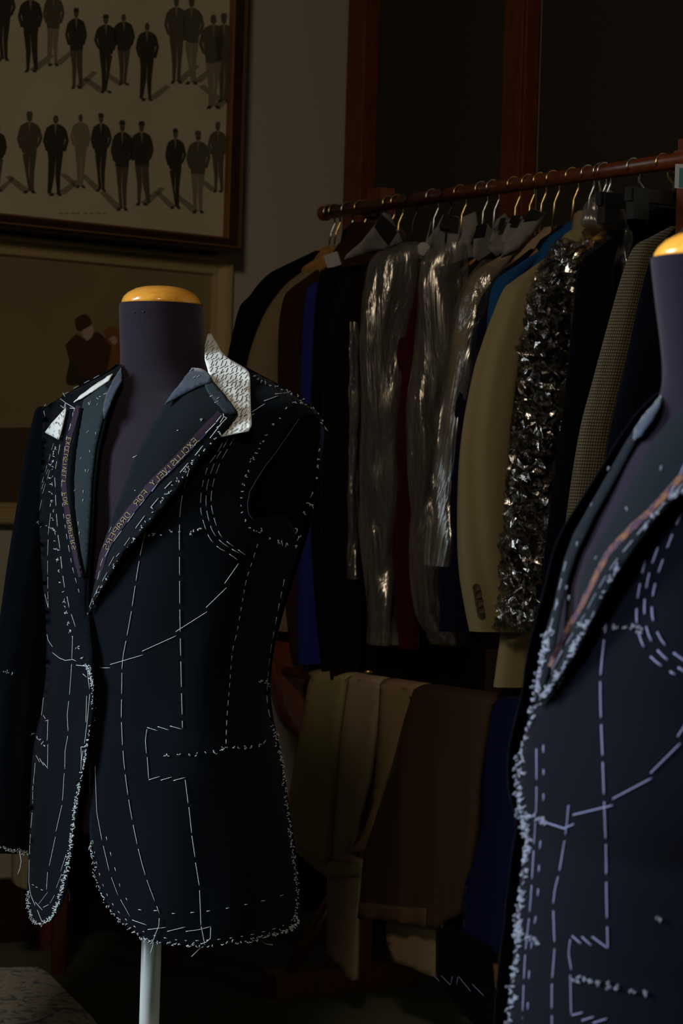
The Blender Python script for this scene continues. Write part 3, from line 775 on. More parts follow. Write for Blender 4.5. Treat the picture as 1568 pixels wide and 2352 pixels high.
lt = sc([(1405, 270), (1395, 260), (1340, 335), (1300, 380), (1240, 450), (1220, 460), (1155, 520), (1100, 575), (1075, 615), (1045, 655), (1015, 690), (970, 750), (925, 805), (880, 860), (830, 930), (790, 965), (755, 1020), (720, 1055), (645, 1130), (640, 1165), (600, 1235), (560, 1265), (520, 1325), (490, 1375), (430, 1450), (425, 1490), (350, 1575), (290, 1650)], 4.9, 220, 940)
tufts('lapel_edge_tack_stitching', SJ, lt + [(268, 1290), (262, 1302), (248, 1323), (243, 1330), (232, 1350), (226, 1362), (222, 1372), (215, 1385), (208, 1398), (204, 1405), (202, 1412)], TH, jk)
tufts('chest_tack_stitching', SJ, sc([(520, 1430), (550, 1415), (615, 1425), (655, 1400), (740, 1410), (845, 1380), (955, 1380), (1065, 1385), (1100, 1380), (1150, 1355), (1190, 1355)], 4.9, 220, 940), TH, jk, size=5.5)
stitches('lapel_pad_stitching', SJ, [[(305, 1051), (315, 1046)], [(459, 964), (463, 961)], [(461, 967), (465, 962)], [(406, 989), (410, 988)], [(309, 1126), (311, 1127)], [(482, 911), (488, 908)], [(493, 925), (501, 921)], [(498, 916), (504, 912)], [(250, 1223), (256, 1210)], [(436, 852), (444, 846)], [(444, 868), (452, 862)], [(452, 866), (460, 862)]], TH, jk, .0006)
stitches('front_basting_stitching', SJ, cut([(434, 1079), (424, 1115), (415, 1160), (412, 1220), (412, 1260), (413, 1400), (416, 1550), (419, 1672)], 52, 13), TH, jk, .00055)
c4 = lambda L: scs(L, 2.352, 180, 1250)
stitches('pocket_basting_stitching', SJ, c4([[(560, 1000), (495, 982)], [(490, 1005), (428, 985)], [(428, 1008), (372, 990)], [(370, 1000), (362, 1060), (368, 1130)], [(372, 1150), (380, 1265)], [(380, 1273), (440, 1255)], [(445, 1275), (505, 1258)], [(513, 1277), (578, 1260)],
    [(577, 1273), (593, 1400)], [(597, 1420), (612, 1560)], [(613, 1575), (630, 1690)], [(633, 1720), (653, 1845)], [(655, 1870), (662, 2060)], [(664, 2066), (683, 2165)]]), TH, jk, .00055)
stitches('front_basting_stitching', SJ, cut([(335, 1219), (325, 1260), (313, 1330), (301, 1410), (288, 1480), (281, 1520), (280, 1565), (279, 1628), (279, 1654), (282, 1718), (288, 1781), (297, 1845), (308, 1905), (322, 1968), (337, 2020), (354, 2066), (366, 2098)], 56, 10), TH, jk, .0006)
stitches('waist_basting_stitching', SJ, c4([[(115, 668), (172, 668)], [(172, 650), (350, 598)], [(345, 578), (528, 495)], [(525, 473), (695, 365)], [(690, 342), (800, 235)], [(790, 212), (865, 105)]]), TH, jk, .00055)
stitches('side_seam_basting_stitching', SJ, cut(sc([(968, 0), (930, 120), (905, 200), (880, 340), (855, 480), (835, 560), (825, 650), (815, 780), (805, 900), (800, 980), (797, 1100)], 2.352, 180, 1250), 13, 9), TH, jk, .0006)
stitches('side_seam_basting_stitching', SJ, cut(sc([(1112, 190), (1085, 320), (1060, 450), (1038, 570), (1024, 700), (1018, 830), (1035, 940)], 2.352, 180, 1250), 17, 12), TH, jk, .0006)
tufts('side_seam_tack_stitching', SJ, along(sc([(1050, 980), (1078, 1100), (1102, 1200), (1112, 1300), (1128, 1420), (1142, 1540), (1158, 1650), (1172, 1740), (1180, 1850), (1180, 1960), (1165, 2030)], 2.352, 180, 1250), 15), TH, jk, .0006, 4.5, (1, 2))
tufts('pocket_tack_stitching', SJ, sc([(475, 1138), (485, 1143), (545, 1140), (600, 1137), (640, 1135), (690, 1128), (730, 1125), (750, 1130), (770, 1110), (785, 1105), (800, 1105), (835, 1100), (870, 1100), (905, 1098), (935, 1095), (975, 1080), (1000, 1070)], 2.352, 180, 1250), TH, jk, size=6)
tufts('waist_tack_stitching', SJ, [(600, 1565), (612, 1566), (614, 1562), (617, 1572), (614, 1577), (628, 1690), (636, 1686), (208, 1530), (197, 1530), (190, 1528), (202, 1536), (208, 1540)], TH, jk, size=7)
hem = [(206, 1935), (214, 1986), (233, 2056), (268, 2108), (318, 2148), (345, 2163), (400, 2171), (460, 2174), (560, 2163), (610, 2152), (650, 2141), (673, 2129), (682, 2110)]
tufts('hem_tack_stitching', SJ, along(hem, 12), TH, jk, size=7, n=(1, 2))
stitches('hem_basting_stitching', SJ, cut([(213, 1930), (224, 1990), (246, 2055), (282, 2105), (330, 2140), (400, 2158), (470, 2160), (560, 2150), (640, 2130), (672, 2112)], 8, 17), TH, jk, .0006)
stitches('hem_basting_stitching', SJ, cut(sc([(150, 1580), (180, 1690), (205, 1775), (232, 1865), (285, 1950), (345, 1978), (440, 1980), (515, 1995), (635, 1988), (755, 1975), (850, 1957), (980, 1930), (1080, 1905), (1150, 1868)], 2.352, 180, 1250), 10, 30), TH, jk, .0006)
stitches('front_edge_basting_stitching', SJ, c4([[(90, 1200), (100, 1450), (128, 1600)], [(135, 1630), (167, 1765)], [(178, 1800), (215, 1898)], [(228, 1920), (278, 2010)], [(290, 2030), (370, 2058)], [(375, 2082), (473, 2070)], [(480, 2092), (578, 2068)], [(580, 2092), (650, 2083), (715, 2066)]]), TH, jk, .00055)
stitches('loose_thread', SJ, c4([[(437, 2020), (435, 2060), (415, 2110), (405, 2140), (390, 2160)], [(715, 2070), (713, 2130), (690, 2150), (660, 2160)], [(625, 2150), (612, 2165)]]), TH, jk, .0006, .003)
c35 = lambda L: scs(L, 3.564, 340, 740)
tufts('armhole_tack_stitching', SJ, sc([(1195, 660), (1250, 660), (1270, 662), (1300, 668), (1130, 700), (1070, 785), (1025, 845), (1030, 835), (975, 925), (940, 970), (920, 1000), (905, 1040), (875, 1075), (840, 1130), (855, 1115), (815, 1205), (800, 1260), (785, 1330), (770, 1390), (765, 1440), (757, 1500), (765, 1560), (795, 1630), (835, 1680), (880, 1720), (930, 1700), (925, 1715), (1000, 1770)], 3.564, 340, 740), TH, jk, size=5.5)
stitches('armhole_edge_thread', SJ, [sc([(1235, 790), (1140, 930), (1050, 1060), (950, 1190), (880, 1300), (830, 1390), (812, 1490), (822, 1570), (860, 1618)], 3.564, 340, 740)], MT['thread_dim'], jk, .0003)
for L in ([(610, 985), (560, 1080), (500, 1160), (470, 1240), (445, 1330), (432, 1430), (432, 1540), (455, 1640), (500, 1760), (570, 1840), (670, 1900), (750, 1960)],
          [(655, 950), (620, 1020), (575, 1090), (545, 1150), (510, 1240), (485, 1330), (475, 1430), (478, 1530), (515, 1680), (560, 1760), (640, 1830), (745, 1890)],
          [(705, 945), (650, 1040), (605, 1120), (570, 1200), (540, 1290), (520, 1390), (518, 1500), (545, 1620), (590, 1740), (650, 1800), (720, 1850), (800, 1910)]):
    stitches('chest_basting_stitching', SJ, cut(sc(L, 3.564, 340, 740), 24, 9), TH, jk, .0005)
stitches('shoulder_basting_stitching', SJ, c35([[(850, 735), (955, 668)], [(950, 645), (1065, 603)], [(1040, 588), (1160, 577)], [(850, 760), (870, 750)]]), TH, jk, .0006)
tufts('shoulder_seam_tack_stitching', SJ, sc([(870, 445), (900, 468), (930, 480), (960, 493), (1000, 513), (1050, 525), (1090, 548), (1130, 550), (1160, 565), (1180, 580), (1220, 605), (1260, 635), (1350, 712)], 3.564, 340, 740), TH, jk, size=5, n=(2, 3))
# --- viewer-left front
c53 = lambda L: scs(L, 5.344, 80, 880)
c29 = lambda L: scs(L, 2.94, 0, 780)
c24 = lambda L: scs(L, 2.47, 0, 1400)
stitches('lapel_basting_stitching', SJ, cut([(163, 975), (153, 1005), (147, 1050), (142, 1110), (145, 1170), (153, 1230), (160, 1268), (166, 1300), (175, 1335), (186, 1375)], 14, 11), TH, jk, .0006)
stitches('lapel_basting_stitching', SJ, c53([[(345, 460), (355, 495)], [(335, 590), (328, 665)], [(310, 755), (290, 875)], [(270, 960), (255, 1055)], [(245, 1160), (253, 1280)], [(255, 1375), (262, 1510)], [(265, 1605), (280, 1760)], [(285, 1865), (310, 2030)], [(320, 2130), (333, 2280)]]) +
    c29([[(410, 1465), (420, 1545)], [(425, 1595), (437, 1675)], [(453, 1735), (468, 1810)], [(482, 1855), (510, 1940)]]), TH, jk, .0007)
tufts('lapel_edge_tack_stitching', SJ, sc([(255, 785), (240, 850), (230, 890), (225, 955), (205, 1000), (225, 1045), (210, 1155), (205, 1245), (200, 1340), (205, 1440), (200, 1480), (220, 1575), (220, 1680), (240, 1790), (245, 1830), (250, 1940), (265, 2040), (270, 2170), (290, 2300)], 5.344, 80, 880) +
    sc([(385, 1490), (395, 1560), (403, 1640), (420, 1710), (430, 1765), (430, 1800), (442, 1840), (460, 1915), (465, 1920), (475, 1965), (490, 2005), (525, 2080), (555, 2150), (585, 2200)], 2.94, 0, 780), TH, jk)
tufts('chest_tack_stitching', SJ, sc([(40, 1710), (50, 1720), (90, 1755), (140, 1755), (165, 1765), (190, 1772), (235, 1790)], 5.344, 80, 880), TH, jk, size=5)
stitches('chest_basting_stitching', SJ, c53([[(230, 740), (205, 825)], [(190, 875), (172, 955)], [(150, 1010), (130, 1090)], [(185, 1070), (150, 1180)], [(165, 1060), (140, 1120)], [(110, 1150), (90, 1220)], [(130, 1240), (95, 1360)], [(115, 1210), (85, 1300)], [(85, 1435), (58, 1560)], [(245, 800), (215, 900)], [(225, 950), (195, 1010)]]), TH, jk, .0005)
stitches('gorge_basting_stitching', SJ, c53([[(310, 190), (375, 240), (490, 310)], [(315, 275), (360, 310)], [(375, 240), (358, 305)], [(430, 305), (490, 315), (478, 350)], [(380, 245), (375, 300), (378, 395)], [(470, 360), (465, 410)], [(345, 120), (370, 165)], [(110, 340), (125, 410)], [(135, 258), (118, 285)], [(440, 495), (428, 565)]]), TH, jk, .0007)
stitches('shoulder_basting_stitching', SJ, [[(149, 905), (158, 900)], [(169, 892), (181, 886)], [(193, 880), (205, 874)], [(215, 869), (228, 862)], [(203, 924), (205, 930)], [(205, 930), (208, 921)], [(225, 926), (222, 931)], [(222, 914), (226, 917)], [(228, 911), (232, 911)], [(238, 906), (246, 902)], [(199, 994), (204, 989)], [(219, 993), (221, 998)], [(206, 1034), (207, 1040)], [(184, 1055), (187, 1050)], [(196, 1078), (197, 1085)], [(201, 1085), (204, 1078)], [(170, 1128), (173, 1125)], [(191, 1126), (191, 1134)], [(191, 1146), (190, 1153)], [(180, 1198), (180, 1206)], [(183, 1221), (182, 1228)]], TH, jk, .0006)
stitches('front_basting_stitching', SJ, c53([[(195, 1600), (165, 1860)], [(165, 1920), (158, 2120)], [(158, 2180), (158, 2350)]]) + [[(110, 1325), (110, 1352)], [(110, 1360), (111, 1396)]] + c29([[(303, 1718), (325, 1808)], [(318, 1990), (325, 2030), (355, 2075)], [(355, 2115), (400, 2150), (440, 2167), (490, 2160), (515, 2172)], [(515, 2198), (595, 2208)]]), TH, jk, .0006)
stitches('front_basting_stitching', SJ, c24([[(412, 150), (408, 280)], [(407, 310), (395, 485)], [(390, 520), (382, 600), (387, 690)], [(385, 718), (370, 800), (368, 905)], [(365, 930), (355, 1085)], [(352, 1110), (318, 1260)], [(315, 1290), (280, 1455)], [(270, 1490), (265, 1590)]]), TH, jk, .0006)
stitches('pocket_basting_stitching', SJ, c24([[(247, 500), (236, 600)], [(232, 570), (245, 605)], [(245, 600), (258, 620)], [(258, 632), (275, 627)], [(272, 628), (268, 745)], [(272, 765), (270, 895)], [(205, 828), (225, 865)], [(225, 845), (248, 885)], [(245, 868), (272, 902)], [(200, 870), (190, 990)], [(187, 1000), (186, 1110)], [(184, 1140), (176, 1240)], [(173, 1275), (168, 1390)], [(166, 1420), (164, 1550)]]), TH, jk, .0006)
tufts('pocket_tack_stitching', SJ, sc([(182, 700), (195, 712), (210, 728), (225, 742), (240, 758), (252, 772)], 2.47, 0, 1400), TH, jk, size=5)
fe = sc([(500, 330), (513, 370), (525, 410), (528, 450), (530, 520), (530, 570), (524, 620), (512, 690), (500, 750), (492, 800), (482, 855), (468, 905), (452, 980), (442, 1030), (430, 1095), (423, 1140), (415, 1210), (407, 1270), (400, 1330), (390, 1380), (383, 1440), (373, 1490), (362, 1535), (350, 1590), (335, 1640), (320, 1690), (305, 1728), (283, 1758), (258, 1774), (235, 1786), (205, 1780), (183, 1752), (164, 1705), (158, 1650), (160, 1600)], 2.47, 0, 1400)
tufts('front_edge_tack_stitching', SJ, along(fe, 12), TH, jk, size=6, n=(1, 2))
stitches('front_edge_basting_stitching', SJ, c24([[(495, 330), (502, 400), (508, 450)], [(492, 490), (488, 640)], [(510, 480), (495, 640), (480, 760)], [(460, 780), (462, 830), (460, 915)], [(472, 800), (462, 860)], [(486, 780), (460, 780)], [(470, 365), (492, 385)], [(375, 1390), (345, 1485)], [(350, 1500), (320, 1580)], [(310, 1620), (285, 1665)], [(275, 1675), (245, 1690)], [(163, 1540), (175, 1620), (200, 1680)], [(200, 1660), (240, 1705)], [(212, 1705), (240, 1775)], [(270, 1605), (220, 1670)], [(182, 1560), (192, 1565)], [(203, 1573), (213, 1578)], [(232, 1588), (243, 1593)]]), TH, jk, .0006)
tufts('sleeve_hem_tack_stitching', SJ, along(sc([(0, 1345), (40, 1360), (90, 1368), (130, 1378), (150, 1380)], 2.47, 0, 1400), 7) + sc([(15, 357), (28, 355), (42, 354), (68, 355), (75, 352)], 2.47, 0, 1400), TH, jk, size=6)
stitches('loose_thread', SJ, c24([[(108, 1355), (118, 1362)]]), TH, jk, .0006, .002)
thr = MB(); thr.tube([at(45, 1955, 3.2), at(49, 1978, 3.195), at(46, 1995, 3.19), at(41, 2008, 3.19)], .0007, 5); thr.tube([at(156, 2040, 3.05), at(160, 2058, 3.05), at(159, 2070, 3.05)], .0007, 5)
thr.tube([at(365, 2120, 2.93), at(355, 2160, 2.925), at(346, 2190, 2.93)], .0007, 5); thr.tube([at(600, 2160, 2.95), at(610, 2168, 2.945), at(626, 2170, 2.95)], .0007, 5)
thr.tube([at(722, 966, 3.02), at(740, 972, 3.02), at(752, 990, 3.02)], .0006, 5); thr.tube([at(745, 983, 3.02), at(750, 987, 3.02)], .0007, 5); thr.tube([at(470, 2150, 2.95), at(468, 2170, 2.945), at(440, 2197, 2.95)], .0006, 5)
build_runs(thr, 'loose_thread', TH, jk)
# back armhole edge tacks
bk = MB()
for x, y in sc([(1390, 745), (1430, 800), (1405, 1035), (1385, 1120), (1395, 1170), (1385, 1280), (1340, 1400), (1330, 1490), (1310, 1480), (1275, 1550), (1220, 1690), (1230, 1750), (1060, 1785), (1140, 1810), (1215, 1825), (1090, 1790)], 3.564, 340, 740):
    P = JL.hit(x, y)
    for _ in range(2):
        q = [P - ray(x, y).normalized() * .003 + Vector((random.uniform(-.002, .002), 0, random.uniform(-.002, .002))) * i + Vector((0, 0, -.0012 * i)) for i in range(3)]
        bk.tube(q, .0006, 4)
build_runs(bk, 'armhole_tack_stitching', TH, jk)
# pad stitches on the canvas
SC_.done(JL.lr); segs = []
y = 770; row = 0
while y < 1000:
    x = 465
    while x < 580:
        xx, yy = x + random.uniform(-2, 2), y + random.uniform(-2, 2)
        if inside(xx, yy, can_r) and inside(xx + 3, yy + 3, can_r) and not inside(xx, yy, lap_r): 
            a = (-.62 if row % 2 else -1.15) + random.uniform(-.15, .15); l = random.uniform(4, 7)
            segs.append([(xx - math.cos(a) * l, yy - math.sin(a) * l), (xx + math.cos(a) * l, yy + math.sin(a) * l)])
        x += 11
    y += 8; row += 1
for _ in range(46):
    xx, yy = random.uniform(102, 150), random.uniform(940, 1008)
    if inside(xx, yy, can_l2): segs.append([(xx, yy), (xx + random.uniform(-2, 2), yy + random.uniform(3, 6))])
stitches('pad_stitching', SC_, [s_ for s_ in segs if all(inside(x, y, can_r) or inside(x, y, can_l2) for x, y in s_)], MT['darkthread'], jk, .00046, .0008)

# ================================================================== NEAR MANNEQUIN AND JACKET (out of focus, at the edge)
YAW2 = math.radians(66); D2 = 1.93
def axis2(y): return 1648 - .024 * (y - 700)
N_L = [(905, 1520), (918, 1508), (935, 1492), (958, 1472), (985, 1455), (1015, 1436), (1085, 1397), (1155, 1357), (1225, 1317), (1285, 1294), (1370, 1274), (1440, 1255), (1500, 1240), (1560, 1228), (1620, 1220), (1720, 1196), (1770, 1187), (1840, 1186), (1900, 1198), (1940, 1206), (2000, 1196), (2090, 1188), (2130, 1183), (2170, 1182), (2250, 1172), (2352, 1164), (2480, 1160)]
N_ROWS = [(y, x, 2 * axis2(y) - x, .70) for y, x in N_L]
NL = Loft(N_ROWS, D2, YAW2, .70, ripple=lambda q, z: .6 * ripl(q, z))
NB_ROWS = [(596, 1500, 2 * axis2(596) - 1500, .95), (606, 1499, 2 * axis2(606) - 1499, .95), (700, 1509, 2 * axis2(700) - 1509, .95), (800, 1521, 2 * axis2(800) - 1521, .95), (860, 1525, 2 * axis2(860) - 1525, .92), (900, 1522, 2 * axis2(900) - 1522, .85),
           (960, 1502, 2 * axis2(960) - 1502, .8), (1050, 1440, 2 * axis2(1050) - 1440, .75), (1150, 1385, 2 * axis2(1150) - 1385, .7), (1300, 1315, 2 * axis2(1300) - 1315, .7), (1500, 1290, 2 * axis2(1500) - 1290, .7), (1800, 1270, 2 * axis2(1800) - 1270, .7), (2200, 1260, 2 * axis2(2200) - 1260, .7)]
NB = Loft(NB_ROWS, D2, YAW2, .7)
dm2 = thing('tailor_mannequin', 'violet tailor mannequin with pale wooden neck cap, wearing the jacket with copper selvedge', 'mannequin', (NL.mid[40].x, NL.mid[40].y, 0))
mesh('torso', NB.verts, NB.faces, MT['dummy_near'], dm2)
b = MB(); tc_ = NB.mid[0]
b.lathe((tc_.x, tc_.y, tc_.z), [(0, .0235), (.012, .0232), (.024, .0218), (.034, .0190), (.043, .0140), (.0485, .0085), (.0515, .0035), (.0518, .0015), (.0505, -.001), (.047, -.002), (0, -.002)], 64)
b.build('neck_cap', MT['cap'], dm2)
b = MB(); b.tube([(tc_.x, tc_.y, .03), (tc_.x, tc_.y, .5)], .013, 24); b.build('pole', MT['pole'], dm2)
b = MB(); b.lathe((tc_.x, tc_.y, 0), [(0, 0), (.17, 0), (.17, .012), (.15, .022), (.04, .03), (.03, .045), (0, .045)], 48); b.build('base', MT['blackmetal'], dm2)

jn = thing('basted_jacket', 'larger navy basted jacket with blurred lilac stitching and copper selvedge on its lapel', 'jacket', (NL.mid[60].x, NL.mid[60].y, NL.mid[60].z))
SN = Surfaces()
bf = []
for i, f in enumerate(NL.faces):
    r_ = i // NL.n
    a, bq, c, d = (NL.verts[j] for j in f)
    nrm = (bq - a).cross(d - a); ctr = (a + c) / 2
    if nrm.dot(ctr - NL.mid[r_]) < 0: nrm = -nrm
    if nrm.normalized().dot((ctr - CAM).normalized()) > -0.02 or proj(ctr)[0] > 1640: bf.append(f)
used_ = sorted({i for f in bf for i in f}); mp_ = {j: i for i, j in enumerate(used_)}
mesh('back_panel', [NL.verts[j] for j in used_], [tuple(mp_[i] for i in f) for f in bf], MT['navy_near'], jn, True, .0015)
nlow = [(x, y) for y, x in N_L if y >= 1620]
near_p = [(1655, 1080), (1580, 1125), (1530, 1160), (1480, 1220), (1430, 1300), (1390, 1370), (1350, 1440), (1310, 1510), (1270, 1575)] + [(1236, 1612)] + nlow[:-1] + [(1162, 2420), (1655, 2420)]
add_panel('front_panel', near_p, NL.hit, 0.0, MT['navy_near'], jn, reg=SN, step=18)
far_l = [(1517, 908), (1500, 928), (1474, 957), (1437, 1014), (1397, 1085), (1357, 1155), (1317, 1225), (1295, 1285), (1282, 1340), (1271, 1390), (1256, 1440), (1243, 1490), (1232, 1550), (1224, 1610), (1245, 1590), (1262, 1530), (1275, 1470), (1286, 1400), (1302, 1330), (1323, 1268), (1362, 1186), (1408, 1106), (1456, 1016), (1492, 960), (1524, 920)]
add_panel('lapel', far_l, NL.hit, -0.004, MT['lapel'], jn, reg=SN, step=14)
mel = [(1517, 908), (1500, 928), (1474, 957), (1455, 985), (1452, 1010), (1470, 1000), (1495, 965), (1512, 935)]
add_panel('collar_stand', mel, NL.hit, .004, MT['melton'], jn, reg=SN, step=10, jag=1)
roll_n = [(1230, 1618), (1262, 1560), (1285, 1510), (1306, 1460), (1322, 1400), (1333, 1335), (1350, 1290), (1390, 1215), (1440, 1120), (1490, 1030), (1525, 978), (1575, 930), (1655, 880)]
dn_ = edge_dist(roll_n)
lap_n = roll_n + [(1655, 1085), (1580, 1128), (1540, 1150), (1500, 1195), (1460, 1250), (1420, 1310), (1385, 1370), (1350, 1440), (1320, 1500), (1290, 1545), (1255, 1600)]
add_panel('lapel', lap_n, NL.hit, lambda x, y: .016 + .014 * math.sin(min(1, dn_(x, y) / 60) * math.pi / 2), MT['lapel'], jn, solid=.002, reg=SN, step=13)
SN.done(NL.lr)
tp_n = [(1600, 1060), (1568, 1090), (1500, 1165), (1440, 1222), (1398, 1268), (1380, 1298), (1355, 1348), (1330, 1400), (1305, 1440), (1280, 1490), (1262, 1530)]
tP, tF = panel_geo(strip(tp_n, lambda t: 15 - 5 * t), lambda x, y: SN(x, y, .0008), 0, 8, None, 1.2)
t3 = mesh('selvedge_tape', tP, tF, MT['tape_orange'], jn)
TN = MT['thread_dim']; TW = MT['thread_near']
stitches('front_basting_stitching', SN, cut([(1418, 1292), (1405, 1345), (1395, 1410), (1385, 1490), (1379, 1560), (1380, 1640), (1384, 1740), (1388, 1850), (1392, 1950), (1393, 2050), (1396, 2178)], 76, 14, .15), TN, jn, .0009)
stitches('pocket_basting_stitching', SN, [[(1395, 2178), (1360, 2152)], [(1358, 2172), (1336, 2152)], [(1334, 2168), (1314, 2150)], [(1310, 2158), (1306, 2190), (1312, 2228)], [(1310, 2240), (1312, 2330)], [(1314, 2332), (1338, 2326)], [(1336, 2344), (1364, 2336)], [(1362, 2350), (1394, 2340)]], TN, jn, .0008)
stitches('waist_basting_stitching', SN, [[(1316, 1872), (1407, 1850)], [(1407, 1835), (1496, 1788)], [(1494, 1776), (1562, 1708)], [(1556, 1692), (1590, 1640)], [(1240, 1885), (1295, 1903), (1318, 1893)]], TN, jn, .0008)
stitches('front_basting_stitching', SN, cut([(1306, 1850), (1300, 1910), (1285, 2000), (1272, 2060), (1272, 2120), (1274, 2180), (1268, 2260), (1268, 2360)], 66, 12, .15), TN, jn, .0009)
stitches('front_edge_basting_stitching', SN, cut([(1232, 1720), (1232, 1850), (1226, 1950), (1218, 2080), (1206, 2200), (1200, 2340)], 66, 12, .15), TN, jn, .0008)
stitches('front_edge_basting_stitching', SN, cut([(1248, 1712), (1248, 1860), (1240, 1950), (1234, 2080), (1222, 2160), (1214, 2260), (1212, 2350)], 18, 44, .2), TN, jn, .0009)
for L in ([(1575, 1060), (1520, 1180), (1490, 1260), (1472, 1330), (1462, 1400), (1468, 1460), (1495, 1510), (1550, 1550)], [(1590, 1100), (1540, 1185), (1510, 1260), (1488, 1330), (1480, 1400), (1490, 1460), (1520, 1505), (1575, 1545)], [(1600, 1130), (1560, 1190), (1528, 1270), (1505, 1340), (1497, 1400), (1508, 1450), (1535, 1490), (1590, 1530)]):
    stitches('chest_basting_stitching', SN, cut(L, 36, 24, .15), TN, jn, .001)
stitches('lapel_basting_stitching', SN, cut([(1570, 1110), (1500, 1185), (1450, 1245), (1410, 1295), (1370, 1360), (1335, 1425), (1300, 1480), (1265, 1545)], 40, 16, .2), TW, jn, .0009)
tufts('lapel_edge_tack_stitching', SN, along([(1572, 1128), (1530, 1160), (1495, 1205), (1455, 1262), (1415, 1320), (1380, 1382), (1345, 1450), (1312, 1510), (1280, 1560), (1248, 1600)], 20), TW, jn, .0009, 13, (2, 3), 4)
tufts('front_edge_tack_stitching', SN, along([(x + 5, y) for x, y in [(1258, 1445), (1243, 1500), (1231, 1560), (1222, 1620)] + nlow[1:-1]], 23), TW, jn, .0009, 12, (1, 3), 4)
stitches('front_edge_basting_stitching', SN, cut([(1300, 1290), (1285, 1350), (1275, 1400), (1262, 1450), (1250, 1500), (1240, 1560)], 26, 18), TW, jn, .0009)
tufts('chest_tack_stitching', SN, [(1335, 1436), (1355, 1440), (1370, 1440), (1390, 1441), (1408, 1441), (1432, 1441), (1452, 1440), (1462, 1442), (1470, 1440), (1468, 1452)], TW, jn, .0009, 10, (2, 3), 3)
tufts('waist_tack_stitching', SN, [(1194, 1865), (1205, 1872), (1222, 1878), (1235, 1880), (1245, 1884), (1255, 1888), (1186, 2140), (1195, 2145), (1210, 2152), (1225, 2160), (1232, 2165)], TW, jn, .0009, 12, (2, 4), 4)
tufts('pocket_tack_stitching', SN, [(1325, 2250), (1340, 2248), (1350, 2255), (1375, 2262), (1395, 2266), (1415, 2270), (1450, 2278), (1478, 2284), (1513, 2108)], TW, jn, .0009, 10, (3, 4), 4)
stitches('lapel_pad_stitching', SN, [[(1519, 1070), (1517, 1080)], [(1438, 1165), (1440, 1172)], [(1398, 1072), (1396, 1080)], [(1359, 1155), (1356, 1162)], [(1326, 1244), (1324, 1254)], [(1302, 1345), (1300, 1354)], [(1408, 1100), (1412, 1104)], [(1370, 1278), (1366, 1285)], [(1281, 1382), (1279, 1392)], [(1307, 1368), (1306, 1378)]], TW, jn, .001)

# ================================================================== CLOTHES RACK
rack = thing('clothes_rack', 'red-brown wooden clothes rack with a round top rod and a lower trouser bar', 'clothes rack', (rodpt(1150).x, rodpt(1150).y, 0))
b = MB(); ROD_B = ROD_A - WR * 1.25
b.tube([ROD_A, ROD_B], .0115, 20); b.build('rod', MT['redwood'], rack)
b = MB(); b.lathe(ROD_A, [(0, .012), (.009, .010), (.0135, .004), (.0135, -.006), (.0115, -.008)], 20, WW, Vector((0, 0, 1)), WR); b.build('rod_end', MT['redwood'], rack)
PB = None
for px, nm in ((836, 'a'), (1553, 'b')):
    p = rodpt(px) + WW * 0.034
    b = MB(); b.box((p.x, p.y, (ROD_Z + .035) / 2), WR * .020, WW * .015, (0, 0, (ROD_Z + .035) / 2))
    b.build('post', MT['redwood'], rack, smooth=False)
    b = MB(); b.box(p - WW * .016 + Vector((0, 0, 0)), WR * .014, WW * .012, (0, 0, .016)); b.build('rod_bracket', MT['redwood'], rack, smooth=False)
    b = MB(); q = p - WW * 0.03; b.box((q.x, q.y, .022), WR * .022, WW * .15, (0, 0, .022)); b.build('foot', MT['redwood'], rack, smooth=False)
    b = MB(); b.tube([(p.x - WW.x * .02, p.y - WW.y * .02, .22), (p.x - WW.x * .14, p.y - WW.y * .14, .04)], .011, 8); b.build('brace', MT['redwood'], rack)
    # curved arm that carries the trouser bar
    if nm == 'a':
        P, fc_ = panel_geo(smoothpoly([(624, 1470), (618, 1500), (626, 1545), (640, 1590), (652, 1635), (668, 1668), (694, 1696)], 4) + [(712, 1690), (706, 1600), (700, 1480)], lambda x, y: onplane(x, y, p + WR * .05, WR), 0, 11)
        b = MB(); b.add(P, fc_)
    else:
        b = MB(); arc = [(0.0, -.02), (-.06, -.10), (-.13, -.14), (-.19, -.10), (-.205, 0.0)]
        b.tube([(p + WW * x).to_2d().to_3d() + Vector((0, 0, .55 + z)) for x, z in catmull(arc, 24)], .016, 10)
    b.build('curved_arm', MT['redwood'], rack, solid=.03 if nm == 'a' else 0)
# trouser bar
TBo = -0.10
tb0 = rodpt(760) + WW * TBo
barP = onplane(745, 1556, tb0, WW); TB_Z = barP.z
b = MB(); a0 = Vector((tb0.x, tb0.y, TB_Z)) ; b.tube([a0 + WR * .06, a0 - WR * 1.15], .009, 16); b.build('trouser_bar', MT['redwood'], rack)

# hangers: one of each kind, then copies
def make_hanger(hookm, dz, body=True):
    t = thing('coat_hanger', 'x', 'hanger', (0, 0, 0))
    b = MB(); pts = []
    for i in range(15):
        q = math.radians(200 - i * 17)
        pts.append(WW * (0.0132 * math.cos(q)) + Vector((0, 0, 0.0132 * math.sin(q))))
    pts += [WW * .012 + Vector((0, 0, -.018)), WW * .004 + Vector((0, 0, -.035)), WW * .0 + Vector((0, 0, -dz + .004))]
    b.tube(pts, .0017, 6); b.build('hook', hookm, t)
    if body:
        b = MB(); rows = []
        for i in range(17):
            u = -1 + i / 8; x = (.085 if dz < .07 else .055) * u; z = -dz - .045 * abs(u) ** 1.2; th = .006 + .004 * abs(u); h = .009
            rows.append([WW * x + WR * (th * math.cos(k * math.pi / 4)) + Vector((0, 0, z - .006 + h * math.sin(k * math.pi / 4))) for k in range(8)])
        b.grid(rows, True); b.add(rows[0], [tuple(range(7, -1, -1))]); b.add(rows[-1], [tuple(range(8))])
        b.build('shoulder_bar', MT['hangerwood'], t)
    return t
